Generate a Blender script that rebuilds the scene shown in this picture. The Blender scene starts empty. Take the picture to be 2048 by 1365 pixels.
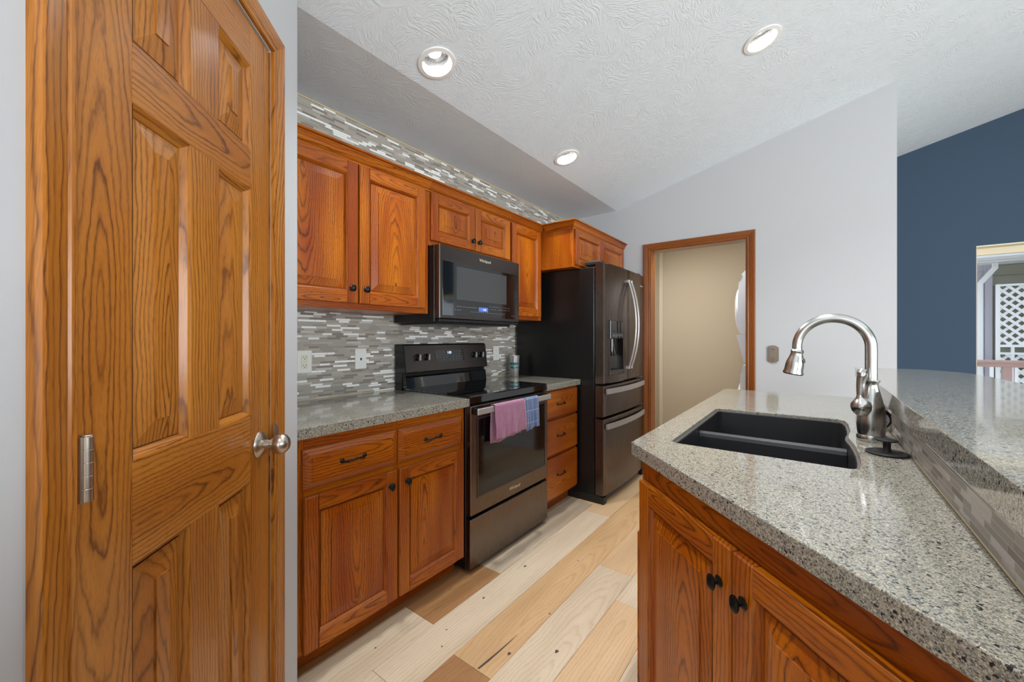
import bpy, bmesh, math, random
from mathutils import Vector, Matrix
random.seed(7)
S = bpy.context.scene
COL = S.collection
R2 = math.sqrt(2)

# ------------------------------------------------------------------ camera, world, light, exposure
F_PX, YAW, EYE = 802.0, math.atan(605 / 802.0), 1.24
cd = bpy.data.cameras.new('camera'); cam = bpy.data.objects.new('camera', cd); COL.objects.link(cam)
cd.sensor_width = 36.0; cd.lens = 36.0 * F_PX / 2048.0; cd.shift_y = -6.5 / 2048.0
cd.clip_start = 0.02
cam.location = (0, 0, EYE); cam.rotation_euler = (math.pi / 2, 0, YAW)
S.camera = cam
S.view_settings.view_transform = 'Standard'; S.view_settings.look = 'None'
S.view_settings.gamma = 1.0; S.view_settings.use_curve_mapping = False
S.view_settings.exposure = 0.35
W = bpy.data.worlds.new('sky'); S.world = W; W.use_nodes = True
bgn = W.node_tree.nodes['Background']
bgn.inputs[0].default_value = (0.80, 0.90, 1.0, 1); bgn.inputs[1].default_value = 1.8


def area(name, loc, rot, sx, sy, watts, col=(1, 1, 1), shape='RECTANGLE', spread=180):
    l = bpy.data.lights.new(name, 'AREA'); l.shape = shape; l.size = sx
    if shape == 'RECTANGLE': l.size_y = sy
    l.energy = watts; l.color = col; l.spread = math.radians(spread)
    o = bpy.data.objects.new(name, l); o.location = loc; o.rotation_euler = rot
    COL.objects.link(o); return o


# daylight entering by the three big windows of the open living area (each stands in its window opening)
area('daylight_right', (4.93, 0.3, 1.25), (0, math.radians(90), 0), 2.0, 4.0, 195, (0.90, 0.965, 1.0))
area('daylight_back', (2.2, -3.42, 1.35), (math.radians(90), 0, 0), 3.2, 2.0, 85, (0.90, 0.965, 1.0))

# ------------------------------------------------------------------ node helpers
class NT:
    def __init__(s, name):
        s.m = bpy.data.materials.new(name); s.m.use_nodes = True
        s.t = s.m.node_tree; s.b = s.t.nodes['Principled BSDF']
    def n(s, typ, **kw):
        x = s.t.nodes.new(typ)
        for k, v in kw.items(): setattr(x, k, v)
        return x
    def set(s, sock, v):
        if isinstance(v, bpy.types.NodeSocket): s.t.links.new(v, sock)
        else: sock.default_value = v
    def math(s, op, a, b=0.0, c=None):
        x = s.n('ShaderNodeMath', operation=op); s.set(x.inputs[0], a); s.set(x.inputs[1], b)
        if c is not None: s.set(x.inputs[2], c)
        return x.outputs[0]
    def vec(s, x, y, z):
        c = s.n('ShaderNodeCombineXYZ')
        s.set(c.inputs[0], x); s.set(c.inputs[1], y); s.set(c.inputs[2], z); return c.outputs[0]
    def sep(s, v):
        c = s.n('ShaderNodeSeparateXYZ'); s.set(c.inputs[0], v); return c.outputs
    def noise(s, v, scale=1.0, detail=2.0, rough=0.5, dist=0.0):
        x = s.n('ShaderNodeTexNoise'); s.set(x.inputs['Vector'], v); x.inputs['Scale'].default_value = scale
        x.inputs['Detail'].default_value = detail; x.inputs['Roughness'].default_value = rough
        x.inputs['Distortion'].default_value = dist; return x.outputs[0]
    def ramp(s, f, stops, interp='LINEAR'):
        r = s.n('ShaderNodeValToRGB'); s.set(r.inputs[0], f); e = r.color_ramp; e.interpolation = interp
        while len(e.elements) < len(stops): e.elements.new(0.5)
        for i, (p, c) in enumerate(stops):
            e.elements[i].position = p
            e.elements[i].color = (c, c, c, 1) if isinstance(c, (int, float)) else (*c, 1)
        return r.outputs[0]
    def mix(s, f, a, b, blend='MIX'):
        x = s.n('ShaderNodeMix', data_type='RGBA', blend_type=blend)
        s.set(x.inputs[0], f)
        for i, v in ((6, a), (7, b)):
            s.set(x.inputs[i], v if isinstance(v, bpy.types.NodeSocket) else (*v, 1))
        return x.outputs[2]
    def bump(s, h, strength=0.2, dist=0.002):
        x = s.n('ShaderNodeBump'); s.set(x.inputs['Height'], h); x.inputs['Strength'].default_value = strength
        x.inputs['Distance'].default_value = dist; s.t.links.new(x.outputs[0], s.b.inputs['Normal'])
    def P(s, **kw):
        for k, v in kw.items():
            k = k.replace('_', ' ')
            if isinstance(v, tuple) and len(v) == 3: v = (*v, 1)
            s.set(s.b.inputs[k], v)
    def obj(s):
        return s.n('ShaderNodeTexCoord').outputs['Object']


def lin(r, g, b):
    f = lambda c: (c / 255 / 12.92) if c <= 10 else (((c / 255) + 0.055) / 1.055) ** 2.4
    return (f(r), f(g), f(b))


def plain(name, rgb, rough=0.5, metal=0.0, **kw):
    t = NT(name); t.P(Base_Color=lin(*rgb), Roughness=rough, Metallic=metal, **kw)
    n = t.noise(t.obj(), 60, 3)                          # a little unevenness everywhere
    t.P(Roughness=t.math('MULTIPLY_ADD', n, 0.12, rough - 0.06))
    return t.m


def wood(name, light, mid, dark, freq=85.0, ring=0.8, pore=0.55, rough=0.3, coat=0.35, colattr=False, warp=0.045):
    t = NT(name)
    g = t.n('ShaderNodeAttribute', attribute_name='gr').outputs['Vector']
    sd = t.n('ShaderNodeAttribute', attribute_name='seed').outputs['Fac']
    a, d, l = t.sep(g)
    so = t.math('MULTIPLY', sd, 37.0)
    v1 = t.vec(t.math('MULTIPLY_ADD', a, 5.0, so), t.math('MULTIPLY', d, 5.0), t.math('MULTIPLY', l, 1.3))
    w1 = t.math('MULTIPLY', t.math('SUBTRACT', t.noise(v1, 1, 2), 0.5), warp)
    v2 = t.vec(t.math('MULTIPLY_ADD', a, 30.0, so), t.math('MULTIPLY', d, 30.0), t.math('MULTIPLY', l, 9.0))
    w2 = t.math('MULTIPLY', t.math('SUBTRACT', t.noise(v2, 1, 3), 0.5), 0.016)
    r = t.math('SQRT', t.math('ADD', t.math('MULTIPLY', a, a), t.math('MULTIPLY', d, d)))
    tt = t.math('MULTIPLY', t.math('ADD', t.math('ADD', r, w1), w2), freq)
    fr = t.math('FRACT', tt)
    prof = t.ramp(fr, [(0.0, 0.45), (0.14, 0.10), (0.5, 0.02), (0.74, 0.32), (0.92, 1.0), (1.0, 0.5)])
    wn = t.n('ShaderNodeTexWhiteNoise', noise_dimensions='1D'); t.set(wn.inputs['W'], t.math('ADD', t.math('FLOOR', tt), so))
    rv = t.math('MULTIPLY', prof, t.math('MULTIPLY_ADD', wn.outputs[0], 0.55, 0.45))
    vp = t.vec(t.math('MULTIPLY_ADD', a, 620.0, so), t.math('MULTIPLY', d, 620.0), t.math('MULTIPLY', l, 16.0))
    po = t.ramp(t.noise(vp, 1, 1), [(0.50, 0.0), (0.66, 1.0)])
    pf = t.math('MULTIPLY', po, t.math('MULTIPLY_ADD', rv, 0.75, 0.22))
    vl = t.vec(t.math('MULTIPLY_ADD', a, 9.0, so), t.math('MULTIPLY', d, 9.0), t.math('MULTIPLY', l, 1.1))
    base = t.mix(t.ramp(t.noise(vl, 1, 2), [(0.3, 0.0), (0.7, 1.0)]), light, mid)
    if colattr:
        base = t.mix(1.0, t.n('ShaderNodeAttribute', attribute_name='tint').outputs['Color'], base, 'MULTIPLY')
        dk = t.mix(1.0, t.n('ShaderNodeAttribute', attribute_name='tint').outputs['Color'], dark, 'MULTIPLY')
    else: dk = dark
    c = t.mix(t.math('MULTIPLY', rv, ring), base, dk)
    c = t.mix(t.math('MULTIPLY', pf, pore), c, dk)
    t.P(Base_Color=c, Roughness=rough, Coat_Weight=coat, Coat_Roughness=0.12, Specular_IOR_Level=0.4)
    t.bump(t.math('SUBTRACT', 1.0, pf), 0.12, 0.0008)
    return t.m


M = {}
M['oak'] = wood('cabinet_oak', lin(190, 106, 12), lin(148, 64, 5), lin(64, 20, 1), freq=104, ring=0.90, pore=0.8, coat=0.12, rough=0.34)
M['door_oak'] = wood('door_oak', lin(186, 120, 44), lin(162, 95, 28), lin(84, 40, 9), freq=105, ring=0.95, pore=0.85, coat=0.15, warp=0.07)
M['trim_oak'] = wood('trim_oak', lin(158, 92, 34), lin(128, 66, 20), lin(66, 32, 8), freq=105, ring=0.85, pore=0.7, coat=0.2)
M['floor'] = wood('floor_oak', (1, 1, 1), (0.80, 0.77, 0.73), (0.46, 0.38, 0.30), freq=70, ring=0.34, pore=0.4, rough=0.42, coat=0.05, colattr=True, warp=0.09)


def mat_wall(name, rgb, bump=0.06):
    t = NT(name); o = t.obj()
    t.P(Base_Color=lin(*rgb), Roughness=0.75); t.bump(t.noise(o, 140, 3), bump, 0.002); return t.m


M['wall'] = mat_wall('grey_paint', (190, 191, 193))
M['blue'] = mat_wall('navy_paint', (54, 75, 96))
M['beige'] = mat_wall('beige_paint', (208, 194, 170))
M['beige_l'] = mat_wall('light_beige_paint', (228, 217, 194))
M['cream'] = mat_wall('cream_paint', (232, 222, 196))


def mat_ceiling():
    t = NT('stomped_ceiling'); o = t.obj()
    x, y, z = t.sep(o)
    v = t.vec(x, y, 0.0)
    vd = t.mix(1.0, v, v)
    nz = t.noise(v, 3.0, 2)
    vo = t.n('ShaderNodeTexVoronoi', voronoi_dimensions='2D', feature='F1'); t.set(vo.inputs['Vector'], v)
    vo.inputs['Scale'].default_value = 7.0
    sc = t.n('ShaderNodeVectorMath', operation='SUBTRACT')
    t.set(sc.inputs[0], v); t.set(sc.inputs[1], vo.outputs['Position'])
    dx, dy, dz = t.sep(sc.outputs[0])
    rc = t.sep(vo.outputs['Color'])
    # every brush slap leaves a patch of short, slightly fanned ridges in its own direction
    an = t.math('MULTIPLY_ADD', t.noise(v, 5.0, 1), 3.0, t.math('MULTIPLY', rc[0], 6.283)); ca = t.math('COSINE', an); sa = t.math('SINE', an)
    u = t.math('ADD', t.math('MULTIPLY', dx, ca), t.math('MULTIPLY', dy, sa)); w = t.math('SUBTRACT', t.math('MULTIPLY', dy, ca), t.math('MULTIPLY', dx, sa))
    u = t.math('DIVIDE', u, t.math('MULTIPLY_ADD', w, 4.0, 1.0))
    st = t.noise(t.vec(t.math('MULTIPLY', u, 150.0), t.math('MULTIPLY', w, 26.0), t.math('MULTIPLY', rc[1], 60.0)), 1, 2, 0.5, 0.4)
    rays = t.ramp(st, [(0.44, 0.0), (0.56, 1.0)])
    mask = t.ramp(t.noise(v, 10, 3), [(0.36, 0.15), (0.62, 1.0)])
    h = t.math('ADD', t.math('MULTIPLY', rays, mask), t.math('MULTIPLY', t.noise(v, 110, 3), 0.7))
    t.P(Base_Color=lin(222, 231, 238), Roughness=0.85); t.bump(h, 0.42, 0.0032)
    return t.m


M['ceiling'] = mat_ceiling()


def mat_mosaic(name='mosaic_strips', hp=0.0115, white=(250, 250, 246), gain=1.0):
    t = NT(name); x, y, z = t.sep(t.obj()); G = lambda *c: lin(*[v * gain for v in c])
    rr = t.math('DIVIDE', z, hp); row = t.math('FLOOR', rr); fz = t.math('FRACT', rr)
    wn = t.n('ShaderNodeTexWhiteNoise', noise_dimensions='1D'); t.set(wn.inputs['W'], row)
    w = t.math('ADD', t.math('MULTIPLY', y, 14.5), t.math('MULTIPLY', wn.outputs[0], 517.0))
    vo = t.n('ShaderNodeTexVoronoi', voronoi_dimensions='1D', feature='F1'); t.set(vo.inputs['W'], w); vo.inputs['Scale'].default_value = 1.0
    ve = t.n('ShaderNodeTexVoronoi', voronoi_dimensions='1D', feature='DISTANCE_TO_EDGE'); t.set(ve.inputs['W'], w); ve.inputs['Scale'].default_value = 1.0
    rnd = t.sep(vo.outputs['Color'])[0]
    col = t.ramp(rnd, [(0.0, G(134, 126, 117)), (0.13, G(174, 167, 156)), (0.30, G(160, 153, 142)), (0.45, G(188, 181, 169)),
                       (0.60, G(176, 170, 160)), (0.76, G(204, 200, 192)), (0.81, lin(*white))], 'CONSTANT')
    glass = t.ramp(rnd, [(0.0, 0.0), (0.76, 0.6), (0.81, 1.0)], 'CONSTANT')
    edge = t.math('MINIMUM', t.math('MULTIPLY', ve.outputs['Distance'], 0.069), t.math('MULTIPLY', t.math('MINIMUM', fz, t.math('SUBTRACT', 1.0, fz)), hp))
    tile = t.ramp(t.math('MULTIPLY', edge, 500.0), [(0.2, 0.0), (0.45, 1.0)])
    streak = t.noise(t.vec(0.0, t.math('MULTIPLY', y, 40), t.math('MULTIPLY', z, 500)), 1, 2)
    col = t.mix(t.math('MULTIPLY', t.math('SUBTRACT', 1.0, glass), t.math('MULTIPLY', streak, 0.35)), col, lin(140, 133, 125))
    c = t.mix(tile, lin(176, 170, 160), col)
    t.P(Base_Color=c, Roughness=t.math('MULTIPLY_ADD', glass, -0.35, 0.5)); t.bump(tile, 0.35, 0.0012)
    return t.m


M['mosaic'] = mat_mosaic()
M['mosaic_shaded'] = mat_mosaic('shaded_mosaic_strips', 0.0125, (158, 152, 144), 0.80)  # same tile, with the dim light at the bar put into a darker palette


def mat_granite():
    t = NT('speckled_granite'); o = t.obj()
    nz = t.n('ShaderNodeTexNoise'); t.set(nz.inputs['Vector'], o); nz.inputs['Scale'].default_value = 380; nz.inputs['Detail'].default_value = 2
    off = t.n('ShaderNodeVectorMath', operation='MULTIPLY_ADD'); t.set(off.inputs[0], nz.outputs['Color'])
    off.inputs[1].default_value = (0.004, 0.004, 0.004); t.set(off.inputs[2], o)
    def vor(s):
        v = t.n('ShaderNodeTexVoronoi', feature='F1'); t.set(v.inputs['Vector'], off.outputs[0]); v.inputs['Scale'].default_value = s
        return t.sep(v.outputs['Color'])[0]
    small = vor(640.0); big = vor(250.0); mid = vor(460.0)
    c1 = t.ramp(small, [(0.0, lin(85, 87, 84)), (0.10, lin(120, 119, 113)), (0.30, lin(145, 142, 130)), (0.55, lin(165, 160, 145)), (0.82, lin(189, 184, 167)), (0.95, lin(159, 139, 110))], 'CONSTANT')
    c0 = t.ramp(mid, [(0.0, lin(48, 53, 57)), (0.08, lin(111, 111, 106)), (0.3, lin(186, 180, 163))], 'CONSTANT')
    c1 = t.mix(t.ramp(mid, [(0.0, 0.85), (0.08, 0.45), (0.3, 0.3), (0.5, 0.0)], 'CONSTANT'), c1, c0)
    c2 = t.ramp(big, [(0.0, lin(24, 31, 40)), (0.035, lin(78, 83, 84))], 'CONSTANT')
    f2 = t.ramp(big, [(0.0, 0.95), (0.035, 0.6), (0.08, 0.0)], 'CONSTANT')
    t.P(Base_Color=t.mix(f2, c1, c2), Roughness=0.11, Coat_Weight=0.35, Coat_Roughness=0.04)
    return t.m


M['granite'] = mat_granite()


def mat_brushed(name, rgb, rough=0.3, axis='h', strength=0.03, aniso=0.0):
    t = NT(name); x, y, z = t.sep(t.obj())
    if axis == 'h': v = t.vec(t.math('MULTIPLY', x, 6), t.math('MULTIPLY', y, 6), t.math('MULTIPLY', z, 1500))
    else: v = t.vec(t.math('MULTIPLY', x, 1500), t.math('MULTIPLY', y, 1500), t.math('MULTIPLY', z, 6))
    n = t.noise(v, 1, 2)
    t.P(Base_Color=lin(*rgb), Metallic=1.0, Roughness=t.math('MULTIPLY_ADD', n, 0.14, rough - 0.07))
    return t.m


M['bss'] = mat_brushed('black_stainless', (112, 101, 93), 0.27, 'v')
M['bss_d'] = mat_brushed('dark_stainless_face', (98, 92, 88), 0.30)
M['bar_steel'] = plain('light_steel', (186, 181, 178), 0.32, 0.6)
M['grip'] = plain('knob_grip', (176, 174, 172), 0.4)
M['nickel'] = plain('brushed_nickel', (186, 176, 164), 0.30, 1.0)
M['faucet'] = plain('faucet_nickel', (196, 195, 192), 0.24, 1.0)
M['pewter'] = plain('pewter', (150, 138, 124), 0.4, 0.9)
M['gloss'] = plain('black_gloss', (9, 10, 12), 0.06, 0.0, Coat_Weight=0.6)
M['glass_dark'] = plain('dark_oven_glass', (14, 13, 13), 0.08)
M['mw_mesh'] = plain('microwave_window_mesh', (62, 64, 64), 0.16)
M['black'] = plain('black_enamel', (14, 13, 13), 0.35)
M['black_m'] = plain('matt_black', (22, 23, 25), 0.5)
M['grey_pl'] = plain('grey_plastic', (84, 88, 92), 0.45)
M['bronze'] = plain('oil_rubbed_bronze', (26, 24, 24), 0.32, 0.6)
M['sink'] = plain('black_composite', (36, 36, 38), 0.42)
M['sinkrim'] = plain('sink_rim', (92, 84, 78), 0.5)
M['rubber'] = plain('black_rubber', (30, 29, 29), 0.5)
M['white_pl'] = plain('white_plastic', (232, 232, 226), 0.35)
M['ivory'] = plain('ivory_plastic', (226, 224, 202), 0.35)
M['dark'] = plain('dark_slot', (18, 16, 15), 0.6)
M['enamel'] = plain('white_enamel', (232, 238, 248), 0.3)
M['enamel_g'] = plain('grey_seam', (150, 156, 166), 0.4)
M['white'] = plain('white_trim', (232, 232, 230), 0.5)
M['reflector'] = plain('lamp_reflector', (186, 186, 186), 0.25, 0.7)
M['silver_txt'] = plain('silver_print', (214, 206, 192), 0.35, 0.3)
M['grey_txt'] = plain('grey_print', (140, 140, 138), 0.5)
M['siding'] = plain('lavender_grey_siding', (196, 192, 204), 0.7)
M['siding_l'] = plain('siding_seam', (150, 146, 158), 0.7)
M['olive'] = plain('olive_grey_siding', (150, 148, 134), 0.7)
M['ext_white'] = plain('exterior_white', (238, 238, 240), 0.6)
M['redwood'] = plain('faded_redwood', (176, 146, 140), 0.7)
M['grass'] = plain('lawn', (110, 124, 96), 0.9)
M['cleats'] = plain('gold_print', (205, 160, 40), 0.4)
M['teal'] = plain('teal_wrap', (20, 112, 122), 0.4)
M['skyblue'] = plain('pale_blue_wrap', (120, 165, 200), 0.4)
M['caulk'] = plain('cream_edge_trim', (205, 188, 150), 0.5)


def emit(name, col, s):
    t = NT(name); t.P(Base_Color=(0, 0, 0), Emission_Color=col, Emission_Strength=s, Roughness=0.3); return t.m


M['lamp'] = emit('lamp_lens', (1, 0.99, 0.97), 3.5)
M['led'] = emit('blue_display', (0.10, 0.18, 0.62), 0.9)
M['digits'] = emit('display_digits', (0.55, 0.75, 1.0), 2.2)


def mat_glass():
    t = NT('window_glass'); t.P(Base_Color=(1, 1, 1), Roughness=0.0, Transmission_Weight=1.0, IOR=1.02, Specular_IOR_Level=0.3); return t.m


M['glass'] = mat_glass()


def mat_terry(name, rgb, plaid=False):
    t = NT(name); o = t.obj(); x, y, z = t.sep(o)
    base = lin(*rgb)
    n = t.noise(o, 40, 4); c = t.mix(n, tuple(b * 0.72 for b in base), tuple(min(1, b * 1.25) for b in base))
    if plaid:
        fy = t.math('FRACT', t.math('MULTIPLY', x, 20.0)); fz = t.math('FRACT', t.math('MULTIPLY', z, 14.0))
        ly = t.ramp(fy, [(0.0, 0.7), (0.05, 0.0)], 'CONSTANT'); lz = t.ramp(fz, [(0.0, 0.7), (0.04, 0.0)], 'CONSTANT')
        by = t.ramp(t.math('FRACT', t.math('MULTIPLY', x, 10.0)), [(0.0, 0.45), (0.5, 0.0)], 'CONSTANT')
        c = t.mix(by, c, lin(62, 86, 130)); c = t.mix(t.math('MAXIMUM', ly, lz), c, lin(178, 186, 208))
    t.P(Base_Color=c, Roughness=0.95, Sheen_Weight=0.4); t.bump(t.noise(o, 900, 2), 0.6, 0.001)
    return t.m


M['pink'] = mat_terry('mauve_terry', (160, 104, 134)); M['plaid'] = mat_terry('blue_plaid_cotton', (84, 108, 152), True)

# ------------------------------------------------------------------ mesh builder
class MB:
    def __init__(s): s.v = []; s.f = []; s.g = []; s.s = []; s.t = []; s.sm = []; s.mi = []
    def add(s, vs, fs, grain=None, tint=(1, 1, 1), smooth=False, mi=0):
        b = len(s.v); vs = [Vector(p) for p in vs]; s.v += vs
        s.f += [tuple(i + b for i in f) for f in fs]; s.sm += [smooth] * len(fs); s.mi += [mi] * len(fs)
        if grain is None: s.g += [tuple(p) for p in vs]; s.s += [0.0] * len(vs)
        else:
            L, A, style = grain[:3]
            L = 'xyz'.index(L); A = 'xyz'.index(A); D = 3 - L - A
            cen = [(min(p[i] for p in vs) + max(p[i] for p in vs)) / 2 for i in range(3)]
            wid = max(p[A] for p in vs) - min(p[A] for p in vs)
            if style == 'c': off = random.uniform(-.25, .25) * wid; d0 = random.uniform(.015, .05); k = random.choice((-1, 1)) * random.uniform(.06, .13)
            else: off = random.choice((-1, 1)) * random.uniform(.09, .22); d0 = random.uniform(.03, .1); k = random.choice((-1, 1)) * random.uniform(.02, .06)
            lr = random.uniform(0, 50); sd = random.random()
            for p in vs:
                s.g.append((p[A] - cen[A] - off, p[D] - cen[D] + d0 + k * (p[L] - cen[L]), p[L] + lr)); s.s.append(sd)
        s.t += [tint] * len(vs)
    def box(s, a, b, c=0.0, grain=None, **kw):
        x0, y0, z0 = (min(a[i], b[i]) for i in range(3)); x1, y1, z1 = (max(a[i], b[i]) for i in range(3))
        c = min(c, (x1 - x0) * .49, (y1 - y0) * .49, (z1 - z0) * .49)
        if c <= 0:
            vs = [(x, y, z) for z in (z0, z1) for y in (y0, y1) for x in (x0, x1)]
            fs = [(0, 2, 3, 1), (4, 5, 7, 6), (0, 1, 5, 4), (2, 6, 7, 3), (0, 4, 6, 2), (1, 3, 7, 5)]
            s.add(vs, fs, grain, **kw); return
        vs = []; idx = {}
        for i, x in enumerate((x0, x1)):
            for j, y in enumerate((y0, y1)):
                for k, z in enumerate((z0, z1)):
                    sx, sy, sz = (1 - 2 * i), (1 - 2 * j), (1 - 2 * k)
                    for ax in range(3):
                        p = [x + sx * c, y + sy * c, z + sz * c]; p[ax] = (x, y, z)[ax]
                        idx[(i, j, k, ax)] = len(vs); vs.append(tuple(p))
        fs = []
        for ax in range(3):
            o = [a for a in range(3) if a != ax]
            for sd in (0, 1):
                q = []
                for u, w in ((0, 0), (1, 0), (1, 1), (0, 1)):
                    key = [0, 0, 0]; key[ax] = sd; key[o[0]] = u; key[o[1]] = w; q.append(idx[(*key, ax)])
                fs.append(q)
            for u in (0, 1):
                for w in (0, 1):
                    k0 = [0, 0, 0]; k0[o[0]] = u; k0[o[1]] = w; k1 = list(k0); k0[ax] = 0; k1[ax] = 1
                    fs.append([idx[(*k0, o[0])], idx[(*k1, o[0])], idx[(*k1, o[1])], idx[(*k0, o[1])]])
        for i in (0, 1):
            for j in (0, 1):
                for k in (0, 1): fs.append([idx[(i, j, k, a)] for a in range(3)])
        cen = Vector(((x0 + x1) / 2, (y0 + y1) / 2, (z0 + z1) / 2)); out = []
        for f in fs:
            p = [Vector(vs[i]) for i in f]; nn = (p[1] - p[0]).cross(p[2] - p[0]); m = sum(p, Vector()) / len(p)
            out.append(tuple(f) if nn.dot(m - cen) > 0 else tuple(reversed(f)))
        s.add(vs, out, grain, **kw)
    def lathe(s, prof, o=(0, 0, 0), axis=(0, 0, 1), n=24, scale=(1, 1, 1), closed=True, **kw):
        q = Vector((0, 0, 1)).rotation_difference(Vector(axis).normalized()).to_matrix(); o = Vector(o); vs = []; fs = []
        for r, h in prof:
            for i in range(n):
                a = 2 * math.pi * i / n
                p = q @ Vector((r * math.cos(a), r * math.sin(a), h)); vs.append(o + Vector((p.x * scale[0], p.y * scale[1], p.z * scale[2])))
        for j in range(len(prof) - 1):
            for i in range(n): fs.append((j * n + i, j * n + (i + 1) % n, (j + 1) * n + (i + 1) % n, (j + 1) * n + i))
        if closed:
            fs.append(tuple(reversed(range(n)))); fs.append(tuple((len(prof) - 1) * n + i for i in range(n)))
        kw.setdefault('smooth', True); s.add(vs, fs, **kw)
    def tube(s, pts, rad, n=14, flat=(1, 1), up=None, **kw):
        pts = [Vector(p) for p in pts]; m = len(pts)
        if not isinstance(rad, (list, tuple)): rad = [rad] * m
        vs = []; fs = []; pr = None
        for i, p in enumerate(pts):
            t = (pts[min(i + 1, m - 1)] - pts[max(i - 1, 0)]).normalized()
            if pr is None:
                u = Vector(up) if up else (Vector((0, 0, 1)) if abs(t.z) < .9 else Vector((1, 0, 0)))
            else: u = pr
            u = (u - t * u.dot(t)).normalized(); pr = u; w = t.cross(u)
            for k in range(n):
                a = 2 * math.pi * k / n; vs.append(p + (u * math.cos(a) * flat[0] + w * math.sin(a) * flat[1]) * rad[i])
        for j in range(m - 1):
            for i in range(n): fs.append((j * n + i, j * n + (i + 1) % n, (j + 1) * n + (i + 1) % n, (j + 1) * n + i))
        fs.append(tuple(reversed(range(n)))); fs.append(tuple((m - 1) * n + i for i in range(n)))
        kw.setdefault('smooth', True); s.add(vs, fs, **kw)
    def prism(s, poly, z0, z1, plane='xy', **kw):
        n = len(poly)
        def P(p, h): return {'xy': (p[0], p[1], h), 'xz': (p[0], h, p[1]), 'yz': (h, p[0], p[1])}[plane]
        vs = [P(p, z0) for p in poly] + [P(p, z1) for p in poly]
        fs = [tuple(reversed(range(n))), tuple(range(n, 2 * n))] + [(i, (i + 1) % n, (i + 1) % n + n, i + n) for i in range(n)]
        s.add(vs, fs, **kw)
    def build(s, name, mat, parent=None, loc=None, rot=None, recalc=True):
        me = bpy.data.meshes.new(name); me.from_pydata([tuple(v) for v in s.v], [], s.f)
        me.validate()
        if recalc:
            bm = bmesh.new(); bm.from_mesh(me); bmesh.ops.recalc_face_normals(bm, faces=bm.faces)
            for e in bm.edges:
                if len(e.link_faces) != 2 or e.calc_face_angle(0) > math.radians(38): e.smooth = False
            bm.to_mesh(me); bm.free()
        at = me.attributes.new('gr', 'FLOAT_VECTOR', 'POINT'); at.data.foreach_set('vector', [c for g in s.g for c in g])
        at = me.attributes.new('seed', 'FLOAT', 'POINT'); at.data.foreach_set('value', s.s)
        at = me.attributes.new('tint', 'FLOAT_COLOR', 'POINT'); at.data.foreach_set('color', [c for g in s.t for c in (*g, 1)])
        if len(me.polygons) == len(s.sm):
            me.polygons.foreach_set('use_smooth', s.sm); me.polygons.foreach_set('material_index', s.mi)
        for m in (mat if isinstance(mat, (list, tuple)) else [mat]): me.materials.append(m)
        o = bpy.data.objects.new(name, me); COL.objects.link(o)
        if parent: o.parent = parent
        if loc: o.location = loc
        if rot: o.rotation_euler = rot
        return o


def tag(o, label=None, cat=None, group=None, kind=None):
    if label: o['label'] = label
    if cat: o['category'] = cat
    if group: o['group'] = group
    if kind: o['kind'] = kind
    return o


def thing(name, label, cat, loc=(0, 0, 0), rz=0.0, group=None, kind=None):
    o = bpy.data.objects.new(name, None); COL.objects.link(o); o.empty_display_size = 0.05
    o.location = loc; o.rotation_euler = (0, 0, rz); return tag(o, label, cat, group, kind)


def struct(name, mb, mat, label=None, **kw):
    o = mb.build(name, mat, **kw); tag(o, label, kind='structure'); return o


def text(name, body, size, mat, parent, loc, rot, ext=0.0004, sx=1.0):
    c = bpy.data.curves.new(name, 'FONT'); c.body = body; c.size = size; c.extrude = ext; c.align_x = 'CENTER'; c.align_y = 'CENTER'
    tmp = bpy.data.objects.new('tmp', c); COL.objects.link(tmp); bpy.context.view_layer.update()
    me = bpy.data.meshes.new_from_object(tmp.evaluated_get(bpy.context.evaluated_depsgraph_get()))
    bpy.data.objects.remove(tmp)
    me.name = name; me.materials.clear(); me.materials.append(mat); o = bpy.data.objects.new(name, me); COL.objects.link(o)
    o.parent = parent; o.location = loc; o.rotation_euler = rot; o.scale = (sx, 1, 1); return o


UPR = (math.pi / 2, 0, 0)        # text standing upright on a local front (facing -Y)
XW, YF, CZ, XB, SL = -2.07, 3.705, 2.466, -1.526, 0.258
def ceil_z(x): return CZ if x < XB else CZ + SL * (x - XB)
XR, YBK, YBL = 5.0, -3.5, 5.455

# ------------------------------------------------------------------ floor
fl = MB()
fl.box((XW - .1, YBK - .1, -.05), (XR + .1, YBL + .1, -.006), tint=(.12, .08, .05))
tan, pale, gry, brn, wheat = lin(204, 168, 124), lin(212, 194, 168), lin(190, 174, 152), lin(164, 122, 80), lin(212, 180, 140)
PW = 0.188
spec = {-6: [(.65, gry), (1.18, pale), (1.645, brn), (2.74, gry), (3.9, wheat)],
        -5: [(-.3, tan), (.88, pale), (2.62, pale), (3.9, wheat)],
        -4: [(-.6, pale), (1.115, brn), (3.2, tan), (4.6, pale)],
        -3: [(-.2, wheat), (2.035, pale), (3.4, wheat)],
        -2: [(0., gry), (1.805, wheat), (3.1, pale)],
        -1: [(.4, tan), (2.2, pale), (3.7, wheat)]}
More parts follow.
